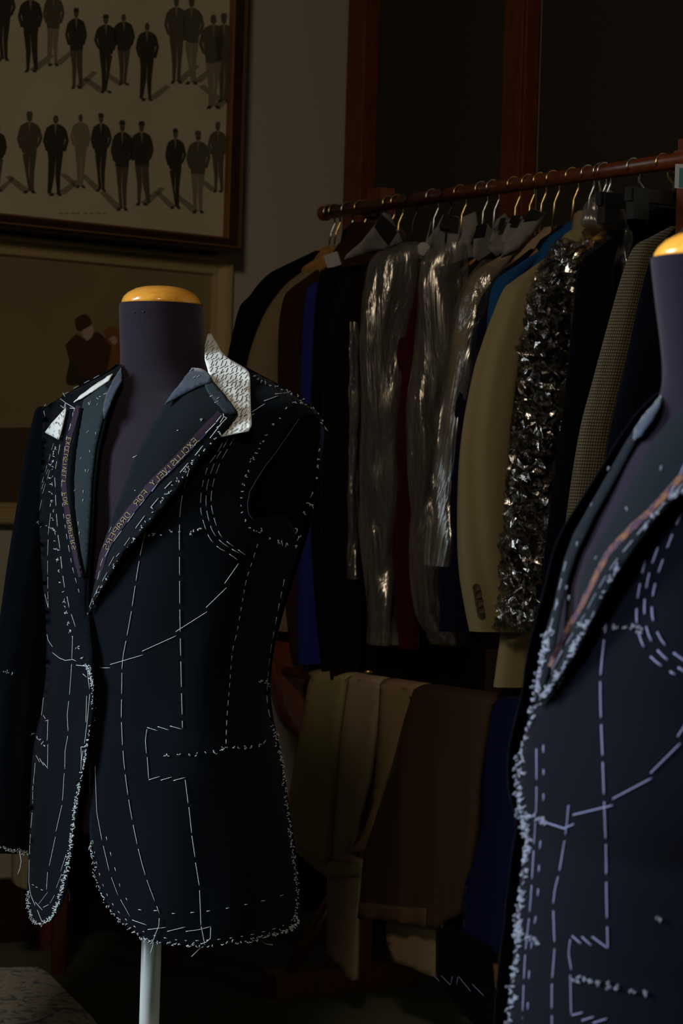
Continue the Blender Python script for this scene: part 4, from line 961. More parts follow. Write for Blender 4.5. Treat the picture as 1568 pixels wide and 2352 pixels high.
protos = {(k, z): make_hanger(MT[k], z) for k, z in (('brass', .062), ('steel', .062), ('brass', .108), ('steel', .108), ('blackmetal', .108), ('brass', .092), ('steel', .092))}
ORD = ['first', 'second', 'third', 'fourth', 'fifth', 'sixth', 'seventh', 'eighth', 'ninth', 'tenth', 'eleventh', 'twelfth', 'thirteenth', 'fourteenth', 'fifteenth', 'sixteenth', 'seventeenth', 'eighteenth', 'nineteenth', 'twentieth', 'twenty-first', 'twenty-second', 'twenty-third']
hooks = [(757, 'steel'), (769, 'brass'), (798, 'steel'), (828, 'brass'), (893, 'brass'), (912, 'brass'), (945, 'blackmetal'), (993, 'steel'), (1024, 'blackmetal'), (1057, 'brass'), (1106, 'steel'), (1132, 'steel'), (1180, 'brass'), (1213, 'brass'), (1240, 'brass'),
         (1270, 'brass'), (1314, 'brass'), (1350, 'steel'), (1378, 'steel'), (1388, 'steel')]
CN = {'brass': 'brass', 'steel': 'silver', 'blackmetal': 'black'}
usedp = set()
for i, (px, kd) in enumerate(hooks):
    kz = (kd, .062 if px < 880 else (.108 if px < 1225 else .092)); pr_ = protos[kz]
    if kz not in usedp: t = pr_; usedp.add(kz)
    else:
        t = pr_.copy(); COL.objects.link(t)
        for ch in pr_.children:
            c_ = ch.copy(); COL.objects.link(c_); c_.parent = t
    t.location = rodpt(px)
    t['label'] = f'wooden coat hanger with {CN[kd]} hook, {ORD[i]} along the rod from its free end'; t['group'] = 'coat hangers on the rod'

# ---- jackets on the rack
def garment(name, label, cat, hook, m, sleeve, hem, sh_drop=None, body=True, cuff_btn=None, collar=True, group='garments hanging on the rack', sl_depth=.55, lapel=None, folds=.03, bodyw=None, dR=0.0, seedv=0.0, hem_left=None):
    P0 = rodpt(hook) + WR * dR
    t = thing(name, label, cat, (P0.x, P0.y, P0.z - .06), group)
    pl = lambda px, py: onplane(px, py, P0, WR)
    y0, L0, wd0 = sleeve[0]; nx_, ny_ = proj(P0 - Vector((0, 0, .052 if hook < 880 else (.098 if hook < 1225 else .082))))
    caps = [(y0 - d * max(8, y0 - ny_), L0 + d * max(20, nx_ - L0), max(12, wd0 * (1 - 1.3 * d))) for d in (.62, .42, .22)]
    sleeve = caps + list(sleeve)
    R = catmull(sleeve, 10 * (len(sleeve) - 1) + 1); rings = []; n = 28; uv = []
    for i, (py, L, wd) in enumerate(R):
        A, B = pl(L, py), pl(L + wd, py); c = (A + B) / 2; hw = (B - A).length / 2
        ht = min(.024, hw * sl_depth)
        env = min(1.0, .35 + i / 8)
        ring = []
        for k in range(n):
            q = 2 * math.pi * k / n
            g = 1 + folds * math.sin(3 * q + 5 * c.z + seedv) + folds * .8 * math.sin(6 * q + 11 * c.z + 2 * seedv)
            ring.append(c + WW * (math.cos(q) * hw * g) + WR * (math.sin(q) * ht * g * env))
            uv.append((k / n * .22, c.z))
        rings.append(ring)
    b = MB(); b.grid(rings, True); b.add(rings[0], [tuple(range(n))]); uv += [(0, 0)] * n
    last = rings[-1]; cl = sum(last, Vector()) / n
    inn = [p + (cl - p) * .12 + Vector((0, 0, .03)) for p in last]
    b.add(last + inn, [(k, n + k, n + (k + 1) % n, (k + 1) % n) for k in range(n)]); uv += [(0, 0)] * (2 * n)
    s = b.build('sleeve', m, t, uvs=uv)
    if cuff_btn:
        for px, py in cuff_btn:
            Q = pl(px, py) - ray(px, py).normalized() * .03
            bb = MB(); d = ray(px, py).normalized(); ax = d.cross(Vector((0, 0, 1))).normalized(); ay = ax.cross(d)
            bb.lathe(Q, [(0, .0015), (.0035, .0012), (.0045, .0026), (.0055, .0026), (.0062, .001), (.006, -.003)], 16, ax, ay, -d)
            bb.build('cuff_button', cloth('brown_horn', (.06, .04, .025), .4), s)
    if body:
        shp = pl(L0 + wd0 * .75, y0)
        wsh = abs((shp - P0).dot(WW)) * (bodyw or 1.0); zsh = shp.z; znk = P0.z - (.052 if hook < 880 else (.098 if hook < 1225 else .082))
        w0 = max(0.0, .125 - wsh); wsh = max(wsh, .5 * (wsh + .125)) if w0 else wsh; P0 = P0 + WW * w0
        zh = pl(sleeve[-1][1] + 60, hem).z
        prof = [(znk + .012, .030), (znk, .045), (znk - .012, .065)]
        for i in range(1, 7): u = i / 6; prof.append((znk - .012 + (zsh - znk + .012) * u, .065 + (wsh - .065) * u ** .9))
        for i in range(1, 15): u = i / 14; prof.append((zsh + (zh - zsh) * u, wsh * (.97 - .05 * math.sin(u * math.pi) + .02 * u)))
        rows = []; n = 40; uv = []; dl_ = 0
        if hem_left: dl_ = max(0, -(onplane(hem_left, hem, P0, WR) - P0).dot(WW) - prof[-1][1])
        for z, hw in prof:
            d = .022 if hw < .07 else .026
            row = []
            for k in range(n):
                q = 2 * math.pi * k / n
                g = 1 + folds * .9 * math.sin(5 * q + 4 * z + seedv) * min(1, max(0, (znk - z) * 5))
                row.append(Vector((P0.x, P0.y, z)) + WW * (math.cos(q) * (hw + (dl_ * min(1, max(0, (zsh - z) / (zsh - zh))) if math.cos(q) < 0 else 0))) + WR * (math.copysign(abs(math.sin(q)) ** .8, math.sin(q)) * d * g)); uv.append((math.cos(q) * hw, z))
            rows.append(row)
        b = MB(); b.grid(rows, True); b.add(rows[0], [tuple(range(n))]); uv += [(0, 0)] * n
        b.build('body', m, t, uvs=uv)
        # turned-down collar round the neck
        if not collar: return t, P0
        b = MB(); cr_ = []
        for i in range(17):
            q = math.pi * 2 * i / 16
            c = Vector((P0.x, P0.y, znk)) + WW * (math.cos(q) * .040) + WR * (math.sin(q) * .024)
            cr_.append([c + Vector((0, 0, .026)), c + (WW * math.cos(q) + WR * math.sin(q)) * .006 + Vector((0, 0, .02)), c + (WW * math.cos(q) + WR * math.sin(q)) * .012 + Vector((0, 0, -.022))])
        b.grid(cr_); b.build('collar', m, t, solid=.002)
    return t, P0

C = cloth
garment('hanging_jacket', 'black jacket whose sleeve is the outermost on the rack, against the beige wall', 'jacket', 769, C('black_wool', (.0025, .0022, .0022)),
        [(612, 655, 60), (630, 622, 70), (655, 596, 80), (682, 576, 88), (710, 552, 90), (780, 534, 90), (850, 522, 92), (1000, 522, 96), (1200, 545, 96), (1400, 592, 90), (1500, 630, 72), (1575, 644, 52)], 1540, seedv=.4)
garment('hanging_jacket', 'tan jacket seen between the outermost black sleeve and a brown one', 'jacket', 798, C('tan_wool', (.20, .145, .075)),
        [(622, 700, 50), (650, 664, 65), (680, 638, 78), (720, 612, 86), (770, 590, 90), (830, 572, 95), (900, 562, 98), (1050, 560, 100), (1250, 585, 95), (1450, 640, 70)], 1500, seedv=1.2)
garment('hanging_jacket', 'dark brown jacket beside the tan one, mostly in shadow', 'jacket', 828, C('dark_brown_wool', (0.0280, 0.0110, 0.0050)),
        [(665, 668, 55), (690, 652, 70), (760, 642, 80), (900, 640, 80), (1100, 640, 80), (1300, 650, 70), (1500, 668, 55)], 1500, seedv=2.2)
garment('hanging_jacket', 'bright cobalt blue jacket, a narrow strip before the wide black coat', 'jacket', 893, C('cobalt_wool', (0.0160, 0.0200, 0.1600)),
        [(655, 715, 40), (680, 703, 50), (760, 696, 60), (900, 692, 66), (1100, 690, 70), (1300, 688, 75), (1420, 687, 80), (1524, 688, 82)], 1500, seedv=.9, bodyw=.85, collar=False)
garment('hanging_jacket', 'wide plain black coat with a pale paper cover on its shoulder', 'jacket', 912, C('black_wool', (.0025, .0022, .0022)),
        [(620, 748, 60), (645, 732, 80), (720, 722, 90), (850, 718, 95), (1000, 716, 95), (1200, 716, 92), (1400, 726, 80), (1555, 742, 62)], 1556, seedv=2.9, collar=False)
garment('hanging_jacket', 'blackish brown striped jacket right behind the first plastic bag', 'jacket', 945, C('black_brown_stripe', (.008, .006, .003)),
        [(635, 800, 60), (660, 778, 70), (760, 752, 80), (900, 742, 85), (1100, 738, 85), (1300, 742, 80), (1480, 755, 70), (1560, 760, 60)], 1556, seedv=3.9, collar=False)
garment('hanging_jacket', 'charcoal jacket inside the first clear plastic bag', 'jacket', 1024, C('charcoal_wool', (.014, .011, .013)),
        [(610, 880, 60), (640, 862, 80), (720, 846, 90), (800, 838, 88), (950, 840, 70), (1150, 845, 68), (1300, 850, 66), (1450, 858, 60)], 1470, seedv=5.1, collar=False)
garment('hanging_jacket', 'deep burgundy jacket, a dark strip between the two plastic bags', 'jacket', 1057, C('burgundy_wool', (0.0400, 0.0040, 0.0100)),
        [(660, 940, 50), (700, 922, 60), (850, 908, 60), (1000, 904, 60), (1200, 904, 58), (1350, 908, 55), (1490, 918, 45)], 1490, seedv=.2, collar=False)
garment('hanging_jacket', 'dark grey jacket inside the second clear plastic bag', 'jacket', 1132, C('grey_wool', (.014, .011, .011)),
        [(620, 1000, 50), (660, 976, 70), (760, 966, 85), (850, 962, 82), (1000, 950, 72), (1150, 950, 66), (1300, 958, 55), (1420, 962, 45)], 1440, seedv=1.9, collar=False)
garment('hanging_jacket', 'pale tan jacket under clear film, next to the dark navy sleeve', 'jacket', 1240, C('pale_tan_wool', (.30, .215, .13)),
        [(615, 1105, 45), (640, 1082, 60), (700, 1058, 70), (800, 1040, 72), (950, 1030, 70), (1150, 1015, 70), (1300, 1005, 70)], 1400, seedv=2.4, collar=False)
garment('hanging_jacket', 'dark navy jacket with basting, directly left of the olive sleeve', 'jacket', 1270, C('rack_navy_wool', (.005, .005, .016)),
        [(635, 1140, 40), (680, 1110, 60), (740, 1088, 70), (800, 1074, 75), (900, 1052, 80), (1000, 1040, 80), (1150, 1026, 85), (1300, 1018, 90), (1450, 1012, 95)], 1560, seedv=.7, collar=False)
garment('hanging_jacket', 'vivid blue velvet jacket whose shoulder shows above the olive sleeve', 'jacket', 1314, C('blue_velvet', (.010, .060, .17), .7),
        [(628, 1160, 40), (645, 1140, 55), (680, 1125, 60), (760, 1118, 62), (900, 1112, 65), (1100, 1105, 65), (1300, 1100, 60), (1420, 1100, 55)], 1500, seedv=3.1, bodyw=1.0, collar=False)
ol, olP = garment('hanging_jacket', 'olive tan jacket with four horn buttons on its cuff', 'jacket', 1350, C('olive_tan_wool', (0.245, 0.190, 0.097)),
        [(650, 1178, 60), (670, 1160, 85), (740, 1131, 95), (800, 1110, 98), (860, 1092, 102), (1000, 1065, 110), (1150, 1057, 112), (1300, 1062, 112), (1400, 1077, 112), (1450, 1087, 112)], 1578,
        cuff_btn=[(1094, 1350), (1097, 1367), (1100, 1386), (1103, 1402)], seedv=1.5, folds=.08, hem_left=1135)
garment('hanging_jacket', 'black jacket wrapped in heavily crumpled shiny plastic', 'jacket', 1378, C('black_wool', (.0025, .0022, .0022)),
        [(640, 1260, 60), (680, 1238, 75), (760, 1218, 85), (900, 1200, 90), (1050, 1186, 90), (1200, 1176, 88), (1300, 1172, 80), (1420, 1168, 70)], 1450, seedv=4.4)
garment('hanging_jacket', 'black navy jacket between the crumpled plastic and the checked sleeve', 'jacket', 1455, C('black_navy_wool', (.0012, .0014, .004)),
        [(590, 1350, 60), (620, 1332, 75), (700, 1322, 85), (850, 1308, 90), (1000, 1290, 95), (1200, 1262, 95), (1400, 1240, 95), (1560, 1225, 90)], 1600, seedv=5.9)
garment('hanging_jacket', 'brown and black checked tweed jacket behind the near mannequin', 'jacket', 1590, check_mat('houndstooth', (.20, .145, .062), (.018, .014, .008), 70.0),
        [(562, 1466, 50), (585, 1450, 66), (640, 1430, 74), (760, 1396, 84), (880, 1364, 88), (980, 1338, 90), (1100, 1318, 92), (1220, 1302, 92), (1290, 1292, 92), (1400, 1285, 90), (1500, 1285, 85)], 1600, seedv=.9)
garment('hanging_jacket', 'black jacket beside the near mannequin neck, right of the checked tweed', 'jacket', 1640, C('black_navy_wool', (.0012, .0014, .004)),
        [(570, 1520, 60), (600, 1496, 80), (700, 1470, 100), (850, 1440, 115), (1000, 1405, 125), (1150, 1385, 130), (1300, 1370, 130)], 1500, seedv=.1)

# ---- clear plastic bags: crumpled tubes of film round the jackets
FILM1 = plastic_film('clear_film', .58, .26, 16, 1.0, haze=.62, tint=(.95,.88,.78), stretch=(1, 1, .22))
FILM2 = plastic_film('crumpled_film', .66, .15, 60, .25, tint=(.60, .56, .52), stretch=(1, 1, .55), haze=.02)
def bag(label, hook, rows, m, amp, freq, dR=-.014, n=44, depth=.030, facet=0.0, group='clear garment bags on the rack', zs=.35, closed_to=None):
    P0 = rodpt(hook) + WR * dR
    R = catmull(rows, 14 * (len(rows) - 1) + 1); rings = []
    for i, (py, L, Rr) in enumerate(R):
        A, B = onplane(L, py, P0, WR), onplane(Rr, py, P0, WR); c = (A + B) / 2; hw = (B - A).length / 2; ring = []
        for k in range(n):
            q = 2 * math.pi * k / n
            p = c + WW * (math.cos(q) * hw) + WR * (math.sin(q) * depth)
            nz = noise.noise(Vector((p.x * freq, p.y * freq, p.z * freq * zs))) + .5 * noise.noise(Vector((p.x * freq * 2.3, p.y * freq * 2.3, p.z * freq * 2 * zs + 5)))
            rg_ = abs(nz) * 1.4 - .4
            p = p + (WW * math.cos(q) * .4 + WR * math.sin(q)) * (amp * rg_)
            if facet: p = p + Vector((random.uniform(-1, 1), random.uniform(-1, 1), random.uniform(-1, 1))) * facet
            ring.append(p)
        rings.append(ring)
    b = MB(); b.grid(rings, True)
    t = thing('garment_bag', label, 'garment bag', (P0.x, P0.y, rings[-1][0].z), group)
    if facet:
        b.f = [g for f in b.f for g in ((f[0], f[1], f[2]), (f[0], f[2], f[3]))]; b.m = [0] * len(b.f)
    b.build('film', m, t, smooth=not facet)
    return t
bag('clear plastic garment bag over the charcoal jacket, first of the wide bags', 1024, [(560, 925, 985), (590, 872, 1010), (640, 850, 985), (720, 832, 950), (780, 826, 940), (820, 826, 945), (880, 828, 940), (950, 830, 918), (1050, 833, 908), (1200, 838, 908), (1350, 842, 910), (1480, 846, 925), (1520, 930, 960)][:-1], FILM1, .022, 15, zs=.3)
bag('clear plastic garment bag beside the burgundy strip, second of the wide bags', 1132, [(560, 1000, 1070), (600, 975, 1075), (650, 962, 1068), (750, 964, 1055), (850, 962, 1040), (950, 950, 1030), (1100, 944, 1018), (1250, 946, 1005), (1350, 952, 1030), (1430, 965, 1060), (1480, 1000, 1080)], FILM1, .022, 15, zs=.3)
bag('thin clear film hanging over the pale tan jacket', 1240, [(600, 1110, 1190), (640, 1080, 1155), (700, 1058, 1115), (800, 1042, 1085), (900, 1030, 1060), (1000, 1016, 1040), (1150, 1000, 1025), (1300, 990, 1015)], plastic_film('thin_film', .72, .25, 20, .6, haze=.3), .012, 18)
bag('narrow glinting film edge in front of the wide black coat', 945, [(740, 800, 822), (900, 796, 822), (1100, 794, 820), (1330, 790, 822)], FILM1, .008, 40, depth=.012)
bag('heavily crumpled shiny plastic bag right of the olive sleeve', 1378, [(560, 1290, 1370), (600, 1262, 1345), (660, 1232, 1326), (740, 1214, 1316), (850, 1202, 1308), (950, 1192, 1300), (1050, 1180, 1296), (1150, 1170, 1262), (1250, 1164, 1236), (1350, 1160, 1218), (1440, 1150, 1205)], FILM2, .012, 40, zs=.6, facet=.0085, n=30)
bag('twisted clear plastic hanging from the paired silver hooks', 1388, [(440, 1374, 1400), (480, 1350, 1432), (520, 1340, 1442), (545, 1395, 1444), (640, 1416, 1438)], FILM1, .012, 40, depth=.02)
bag('loose clear film along the dark navy sleeve', 1180, [(1290, 985, 1085), (1380, 990, 1085), (1440, 1010, 1090)], plastic_film('thin_film_b', .80, .2, 22, .8, haze=.15), .012, 30)

# ---- pale paper shoulder covers with a black card
def cover(label, hook, outline, tagq, dR=-.040, tagm=None):
    P0 = rodpt(hook) + WR * dR
    s = lambda x, y: onplane(x, y, P0, WR)
    P, fc_ = panel_geo(outline, s, lambda x, y: .006 * math.sin(x * .05 + y * .03), 12)
    t = thing('shoulder_cover', label, 'shoulder cover', P0 - Vector((0, 0, .06)), 'paper shoulder covers on the rack')
    mesh('sheet', P, fc_, MT['cover'], t, solid=.0008)
    if tagq:
        P, fc_ = panel_geo(tagq, s, .009, 10); mesh('card', P, fc_, tagm or MT['covertag'], t, smooth=False, solid=.001)
    return t
cover('pale grey paper cover with a tilted black square, on the wide black coat', 912, [(880, 488), (896, 492), (914, 530), (925, 555), (905, 562), (886, 572), (862, 577), (820, 588), (790, 596), (795, 585), (830, 555), (858, 520)], [(877, 492), (911, 524), (891, 556), (860, 520)])
cover('pale paper cover with black square above the first wide plastic bag', 993, [(1018, 492), (1055, 498), (1062, 535), (1040, 580), (1010, 620), (985, 605), (968, 580), (985, 545), (1004, 520)], [(1020, 490), (1054, 500), (1050, 530), (1008, 522)])
cover('pale paper cover with crumpled white top, behind the twisted film', 1057, [(1062, 498), (1092, 486), (1098, 520), (1080, 560), (1110, 600), (1090, 640), (1050, 620), (1040, 580), (1060, 540)], None)
cover('small paper cover with black card, fifth hook left of the second stile', 1106, [(1090, 520), (1118, 512), (1140, 540), (1130, 585), (1105, 605), (1085, 590)], [(1094, 518), (1118, 512), (1112, 540), (1088, 546)])
cover('paper cover with narrow black card just below the second stile', 1132, [(1140, 505), (1160, 490), (1180, 520), (1175, 560), (1140, 590), (1120, 570)], [(1150, 500), (1163, 500), (1152, 528), (1142, 530)])
cover('paper cover with small black card beside the largest black card', 1180, [(1170, 502), (1198, 496), (1212, 528), (1195, 560), (1160, 580), (1150, 550)], [(1176, 495), (1197, 494), (1186, 516), (1168, 512)])
cover('paper cover with the largest black card, under the row of brass hooks', 1213, [(1205, 500), (1222, 478), (1252, 490), (1248, 500), (1225, 535), (1190, 570), (1150, 590), (1160, 560)], [(1220, 478), (1250, 490), (1232, 505), (1200, 504)])
t = thing('price_tag', 'round pale paper tag hanging at the first wide plastic bag', 'tag', at(972, 575, 3.98))
b = MB(); d = ray(972, 572).normalized(); ax = d.cross(Vector((0, 0, 1))).normalized()
b.lathe(at(972, 572, 3.9), [(0, .0005), (.0105, .0005), (.011, 0), (.0105, -.0005), (0, -.0005)], 24, ax, ax.cross(d), -d); b.build('card', MT['white_tag'], t)
b = MB(); b.tube([at(978, 556, 3.9), at(985, 530, 3.92), at(990, 508, 3.93)], .0006, 5); b.build('string', MT['white_tag'], t)
t = thing('price_tag', 'small pale tag tied at the outermost jackets near the rod end', 'tag', at(762, 605, 4.1))
b = MB(); b.box(at(764, 598, 4.1), Vector((.011, -.004, .004)), Vector((.001, .002, 0)), Vector((-.004, 0, .011))); b.build('card', MT['white_tag'], t, smooth=False)
# big wooden hanger end, clip hangers, white tag at the near end
for (px, nm, q) in ((1455, 'black plastic clip hanger on a silver hook above the checked tweed', (1500, 458)), (1522, 'black plastic clip hanger on a brass hook near the rack post', (1560, 446))):
    P0 = rodpt(px)
    t = thing('clip_hanger', nm, 'hanger', P0, 'clip hangers at the near end')
    hk = MB(); pts = [P0 + WW * (0.0132 * math.cos(math.radians(200 - i * 17))) + Vector((0, 0, 0.0132 * math.sin(math.radians(200 - i * 17)))) for i in range(15)]
    zz = onplane(q[0], q[1], P0, WR).z - P0.z
    pts += [P0 + WW * .010 + Vector((0, 0, -.02)), P0 + WW * .022 + Vector((0, 0, zz * .7)), P0 + WW * .02 + Vector((0, 0, zz))]
    hk.tube(pts, .0017, 6); hk.build('hook', MT['steel'] if px == 1455 else MT['brass'], t)
    bb = MB(); bb.box(P0 + WW * .02 + Vector((0, 0, zz - .008)), WW * .085, WR * .006, (0, 0, .010)); bb.build('bar', MT['blackplastic'], t, smooth=False)
    for s_ in (-1, 1):
        bb = MB(); bb.box(P0 + WW * (.02 + s_ * .065) + Vector((0, 0, zz - .022)), WW * .014, WR * .009, (0, 0, .022)); bb.build('clip', MT['blackplastic'], t, smooth=False)
t = thing('size_tag', 'white framed teal tag on the near end of the rod', 'tag', at(1562, 430, 3.4))
b = MB(); P0 = at(1566, 405, 3.4); b.box(P0, Vector((.010, 0, 0)), Vector((0, .001, 0)), Vector((0, 0, .017))); b.build('card', MT['white_tag'], t, smooth=False)
b = MB(); b.box(P0 + Vector((.003, -.0015, -.002)), Vector((.0075, 0, 0)), Vector((0, .0008, 0)), Vector((0, 0, .0135))); b.build('label_face', MT['teal'], t, smooth=False)
t = thing('wide_hanger', 'broad brown wooden suit hanger beside the crumpled plastic', 'hanger', rodpt(1370))
P0 = rodpt(1370)
rows = []
for i in range(9):
    u = i / 8; px, py = 1425 - 85 * u, 515 + 50 * u
    c = onplane(px, py, P0, WR); h = .014 + .014 * math.sin(u * 2.2)
    rows.append([c + WR * ((.008 + .012 * u) * math.cos(k * math.pi / 4)) + Vector((0, 0, h * math.sin(k * math.pi / 4))) for k in range(8)])
b = MB(); b.grid(rows, True); b.add(rows[0], [tuple(range(7, -1, -1))]); b.add(rows[-1], [tuple(range(8))]); b.build('shoulder_bar', cloth('dull_brown_wood', (.14, .075, .03), .5), t)
b = MB(); b.tube([P0 + Vector((0, 0, .014)), P0 + WW * .008 + Vector((0, 0, -.03)), rows[0][0]], .0017, 6); b.build('hook', MT['steel'], t)

# ================================================================== TROUSERS OVER THE LOWER BAR
def trousers(name, label, cat, outline, m, off, folds=.006, freq=.055, group='trousers over the lower bar', solid=.010, seed=0., extra=None, step=13):
    """cloth that hangs in a sheet on the near side of the bar; outline in view, on its own vertical plane"""
    P0 = Vector((tb0.x, tb0.y, TB_Z)) - WW * off
    s = lambda x, y: onplane(x, y, P0, WW)
    ytop = min(p[1] for p in outline)
    def of(x, y): return folds * (math.sin(x * freq + seed + y * .004) + .5 * math.sin(x * freq * 2.1 + 2 * seed)) * min(1, (y - ytop) / 250)
    P, fc_ = panel_geo(outline, s, of, step)
    t = thing(name, label, cat, P0, group)
    t.location = (sum((p.x for p in P)) / len(P), sum((p.y for p in P)) / len(P), min(p.z for p in P))
    o = mesh('leg', P, fc_, m, t, solid=solid)
    # the part that goes over the bar and down the far side
    tops = [p for p in outline if p[1] < ytop + 75]
    xs = sorted(tops); A = s(*xs[0]); B = s(*xs[-1]); rows = []
    for i in range(9):
        q = math.pi * i / 8; rows.append([(A + (B - A) * u).xy.to_3d() + Vector((0, 0, TB_Z + .004 + .012 * math.sin(q))) + WW * (off - off * math.cos(q)) for u in (0, .25, .5, .75, 1)])
    rows.append([p - Vector((0, 0, .25)) for p in rows[-1]])
    b = MB(); b.grid(rows); b.build('turnover', m, t, solid=.004)
    if extra:
        for nm, ol_, mm in extra:
            P, fc_ = panel_geo(ol_, s, lambda x, y: of(x, y) + .006, step); mesh(nm, P, fc_, mm, t, solid=.003)
    return t
trousers('draped_trousers', 'olive khaki trousers at the outer end of the trouser bar', 'trousers', [(716, 1548), (745, 1550), (790, 1556), (770, 1700), (757, 1850), (752, 1960), (745, 1990), (715, 1965), (682, 1945), (660, 1930), (655, 1890), (662, 1830), (690, 1670), (705, 1580)], C('olive_khaki', (0.3084, 0.2548, 0.1207)), .030, seed=.5)
trousers('draped_trousers', 'taupe brown trousers with narrow leg reaching nearly to the floor', 'trousers', [(745, 1552), (800, 1558), (872, 1568), (862, 1650), (842, 1790), (815, 1920), (790, 1958), (826, 1975), (824, 2010), (816, 2120), (812, 2252), (803, 2253), (775, 2220), (748, 2188), (750, 2100), (750, 2015), (700, 1978), (720, 1850), (738, 1700)], C('taupe_wool', (0.3550, 0.2555, 0.1704)), .018, seed=1.7,
    extra=[('waistband', [(690, 1945), (750, 1975), (826, 1985), (826, 2012), (752, 2016), (684, 1962)], C('olive_khaki', (0.3084, 0.2548, 0.1207)))])
trousers('draped_trousers', 'light tan trousers, narrow strip right of the dark gap', 'trousers', [(872, 1570), (955, 1584), (935, 1640), (905, 1740), (880, 1800), (862, 1870), (858, 1920), (845, 1955), (800, 1958), (830, 1925), (855, 1850), (863, 1750), (868, 1650)], C('tan_cotton', (0.3052, 0.2064, 0.1113)), .022, seed=2.7)
trousers('draped_trousers', 'dark brown corduroy trousers in the middle of the trouser bar', 'trousers', [(950, 1582), (1010, 1590), (1080, 1600), (1132, 1606), (1120, 1640), (1108, 1720), (1095, 1850), (1075, 1990), (1050, 2100), (1000, 2132), (960, 2128), (900, 2115), (822, 2110), (826, 2060), (835, 1960), (862, 1880), (900, 1760), (925, 1660)], C('brown_corduroy', (.056, .031, .018), .8), .034, .009, .075, seed=.3,
    extra=[('turn_up', [(824, 2072), (880, 2078), (930, 2084), (978, 2086), (976, 2130), (900, 2117), (820, 2108)], C('brown_turn_up', (0.1120, 0.0608, 0.0352), .8))])
trousers('draped_trousers', 'midnight blue trousers at the near end of the trouser bar', 'trousers', [(1130, 1608), (1240, 1622), (1300, 1632), (1300, 2150), (1220, 2180), (1120, 2190), (1060, 2150), (1070, 2000), (1090, 1850), (1105, 1720), (1118, 1640)], C('midnight_wool', (0.0040, 0.0060, 0.0300)), .030, .008, .05, seed=3.3)
trousers('cloth_length', 'tan cloth length with frayed lower edge under the corduroy trousers', 'cloth', [(885, 2105), (1005, 2118), (1004, 2200), (998, 2245), (970, 2236), (940, 2222), (900, 2210), (888, 2170)], C('tan_cotton', (0.3052, 0.2064, 0.1113)), .010, .004, group=None, seed=1.1)
trousers('cloth_length', 'light tan cloth end beside the near jacket, lowest on the bar', 'cloth', [(1125, 2170), (1260, 2185), (1260, 2360), (1190, 2345), (1150, 2330), (1130, 2270), (1124, 2220)], C('buff_cotton', (0.4800, 0.3200, 0.1440)), .006, .004, group=None, seed=2.1)
ntp = Vector((tb0.x, tb0.y, TB_Z)) - WW * .040
bt_ = thing('cloth_length', 'black cloth end with white zigzag basting near the floor', 'cloth', onplane(1080, 2330, ntp, WW))
s_ = lambda x, y: onplane(x, y, ntp, WW)
P, fc_ = panel_geo([(1000, 2130), (1060, 2140), (1120, 2180), (1128, 2260), (1160, 2330), (1165, 2370), (1100, 2370), (1040, 2300), (1000, 2235)], s_, lambda x, y: .004 * math.sin(x * .06), 13)
mesh('sheet', P, fc_, C('black_wool', (.0025, .0022, .0022)), bt_, solid=.004)
b = MB()
for q in ([(1000, 2238), (1016, 2252)], [(1020, 2240), (1042, 2262)], [(1042, 2262), (1046, 2242)], [(1056, 2262), (1058, 2244)], [(1060, 2242), (1088, 2276)], [(1092, 2260), (1118, 2286)]):
    b.tube([s_(x, y) - WW * .006 for x, y in q], .0008, 5)
b.build('zigzag_stitching', MT['thread_dim'], bt_)
tb_ = thing('gilt_button', 'small gilt button glinting on the dark hem above the trouser bar', 'button', at(845, 1543, 4.0))
b = MB(); d = ray(845, 1543).normalized(); ax = d.cross(Vector((0, 0, 1))).normalized(); b.lathe(at(846, 1543, 3.98), [(0, .002), (.004, .0015), (.006, 0), (.005, -.002)], 16, ax * 1.2, ax.cross(d) * .6, -d); b.build('face', MT['brass'], tb_)

# ================================================================== FLOOR FURNITURE
zf = lambda px, py: onplane(px, py, Vector((0, 0, 0)), Vector((0, 0, 1)))
L1 = zf(132, 2236); L2 = zf(392, 2232)
tbl = thing('work_table', 'small red-brown wooden table standing behind the dressed mannequin', 'table', (L1 + L2) / 2)
e2 = (L2 - L1); e2.z = 0; eu = e2.normalized(); ev = Vector((-eu.y, eu.x, 0))
H_ = .30
for p in (L1, L2, L1 + ev * .22, L2 + ev * .22):
    b = MB(); rows = []
    for z, r in ((0, .010), (.15, .013), (H_, .015)): rows.append([(p.x + eu.x * r * i + ev.x * r * j, p.y + eu.y * r * i + ev.y * r * j, z) for i, j in ((-1, -1), (1, -1), (1, 1), (-1, 1))])
    b.grid([[Vector(q) for q in r] for r in rows], True); b.add(rows[0], [(0, 1, 2, 3)]); b.build('leg', MT['redwood'], tbl, smooth=False)
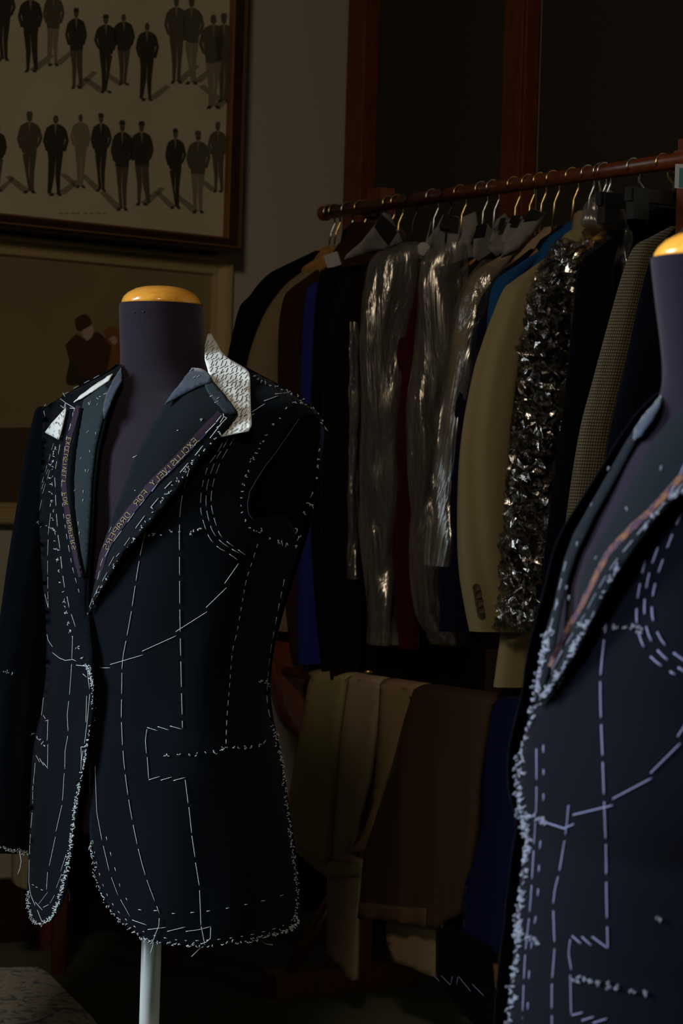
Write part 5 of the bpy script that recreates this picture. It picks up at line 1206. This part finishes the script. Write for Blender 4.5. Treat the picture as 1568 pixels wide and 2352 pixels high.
c_ = (L1 + L2) / 2 + ev * .11
b = MB(); b.box((c_.x, c_.y, H_ + .010), eu * (e2.length / 2 + .03), ev * .14, (0, 0, .010)); b.build('top', MT['darkwood'], tbl, smooth=False)
# patterned rug
m = mat('faded_rug', (.5, .49, .46), 1.0, 0, (160, .7, .004))
nt = m.node_tree; bs = nt.nodes['Principled BSDF']; tcn = nt.nodes.new('ShaderNodeTexCoord')
n1 = nt.nodes.new('ShaderNodeTexNoise'); n1.inputs['Scale'].default_value = 26; n1.inputs['Detail'].default_value = 6; n1.inputs['Distortion'].default_value = 2
r1 = nt.nodes.new('ShaderNodeValToRGB'); cr1 = r1.color_ramp
cr1.elements[0].position = .38; cr1.elements[0].color = (.20, .27, .34, 1); cr1.elements[1].position = .5; cr1.elements[1].color = (.72, .70, .65, 1)
e_ = cr1.elements.new(.62); e_.color = (.72, .69, .63, 1); e_ = cr1.elements.new(.72); e_.color = (.40, .20, .12, 1)
nt.links.new(tcn.outputs['Object'], n1.inputs['Vector']); nt.links.new(n1.outputs['Fac'], r1.inputs['Fac']); nt.links.new(r1.outputs[0], bs.inputs['Base Color'])
rc = [zf(-300, 2246), zf(84, 2236), zf(110, 2250), zf(212, 2354), zf(260, 2420), zf(-300, 2460)]
b = MB(); nR = len(rc); b.add([p + Vector((0, 0, .001)) for p in rc] + [p + Vector((0, 0, .012)) for p in rc], [tuple(range(nR, 2 * nR))] + [(i, (i + 1) % nR, nR + (i + 1) % nR, nR + i) for i in range(nR)])
o = b.build('rug', m, None, smooth=False); tag(o, 'faded blue and cream patterned rug corner on the green carpet', 'rug')
# pale cloth hanging behind the sleeve
t = thing('folded_cloth', 'pale beige cloth hanging behind the navy sleeve cuff', 'cloth', at(45, 2045, 4.2))
P, fc_ = panel_geo([(26, 1930), (64, 1930), (66, 2046), (40, 2036), (26, 2024)], lambda x, y: at(x, y, 4.2), lambda x, y: .004 * math.sin(x * .2), 8)
mesh('sheet', P, fc_, C('beige_cotton', (.30, .26, .20)), t, solid=.003)
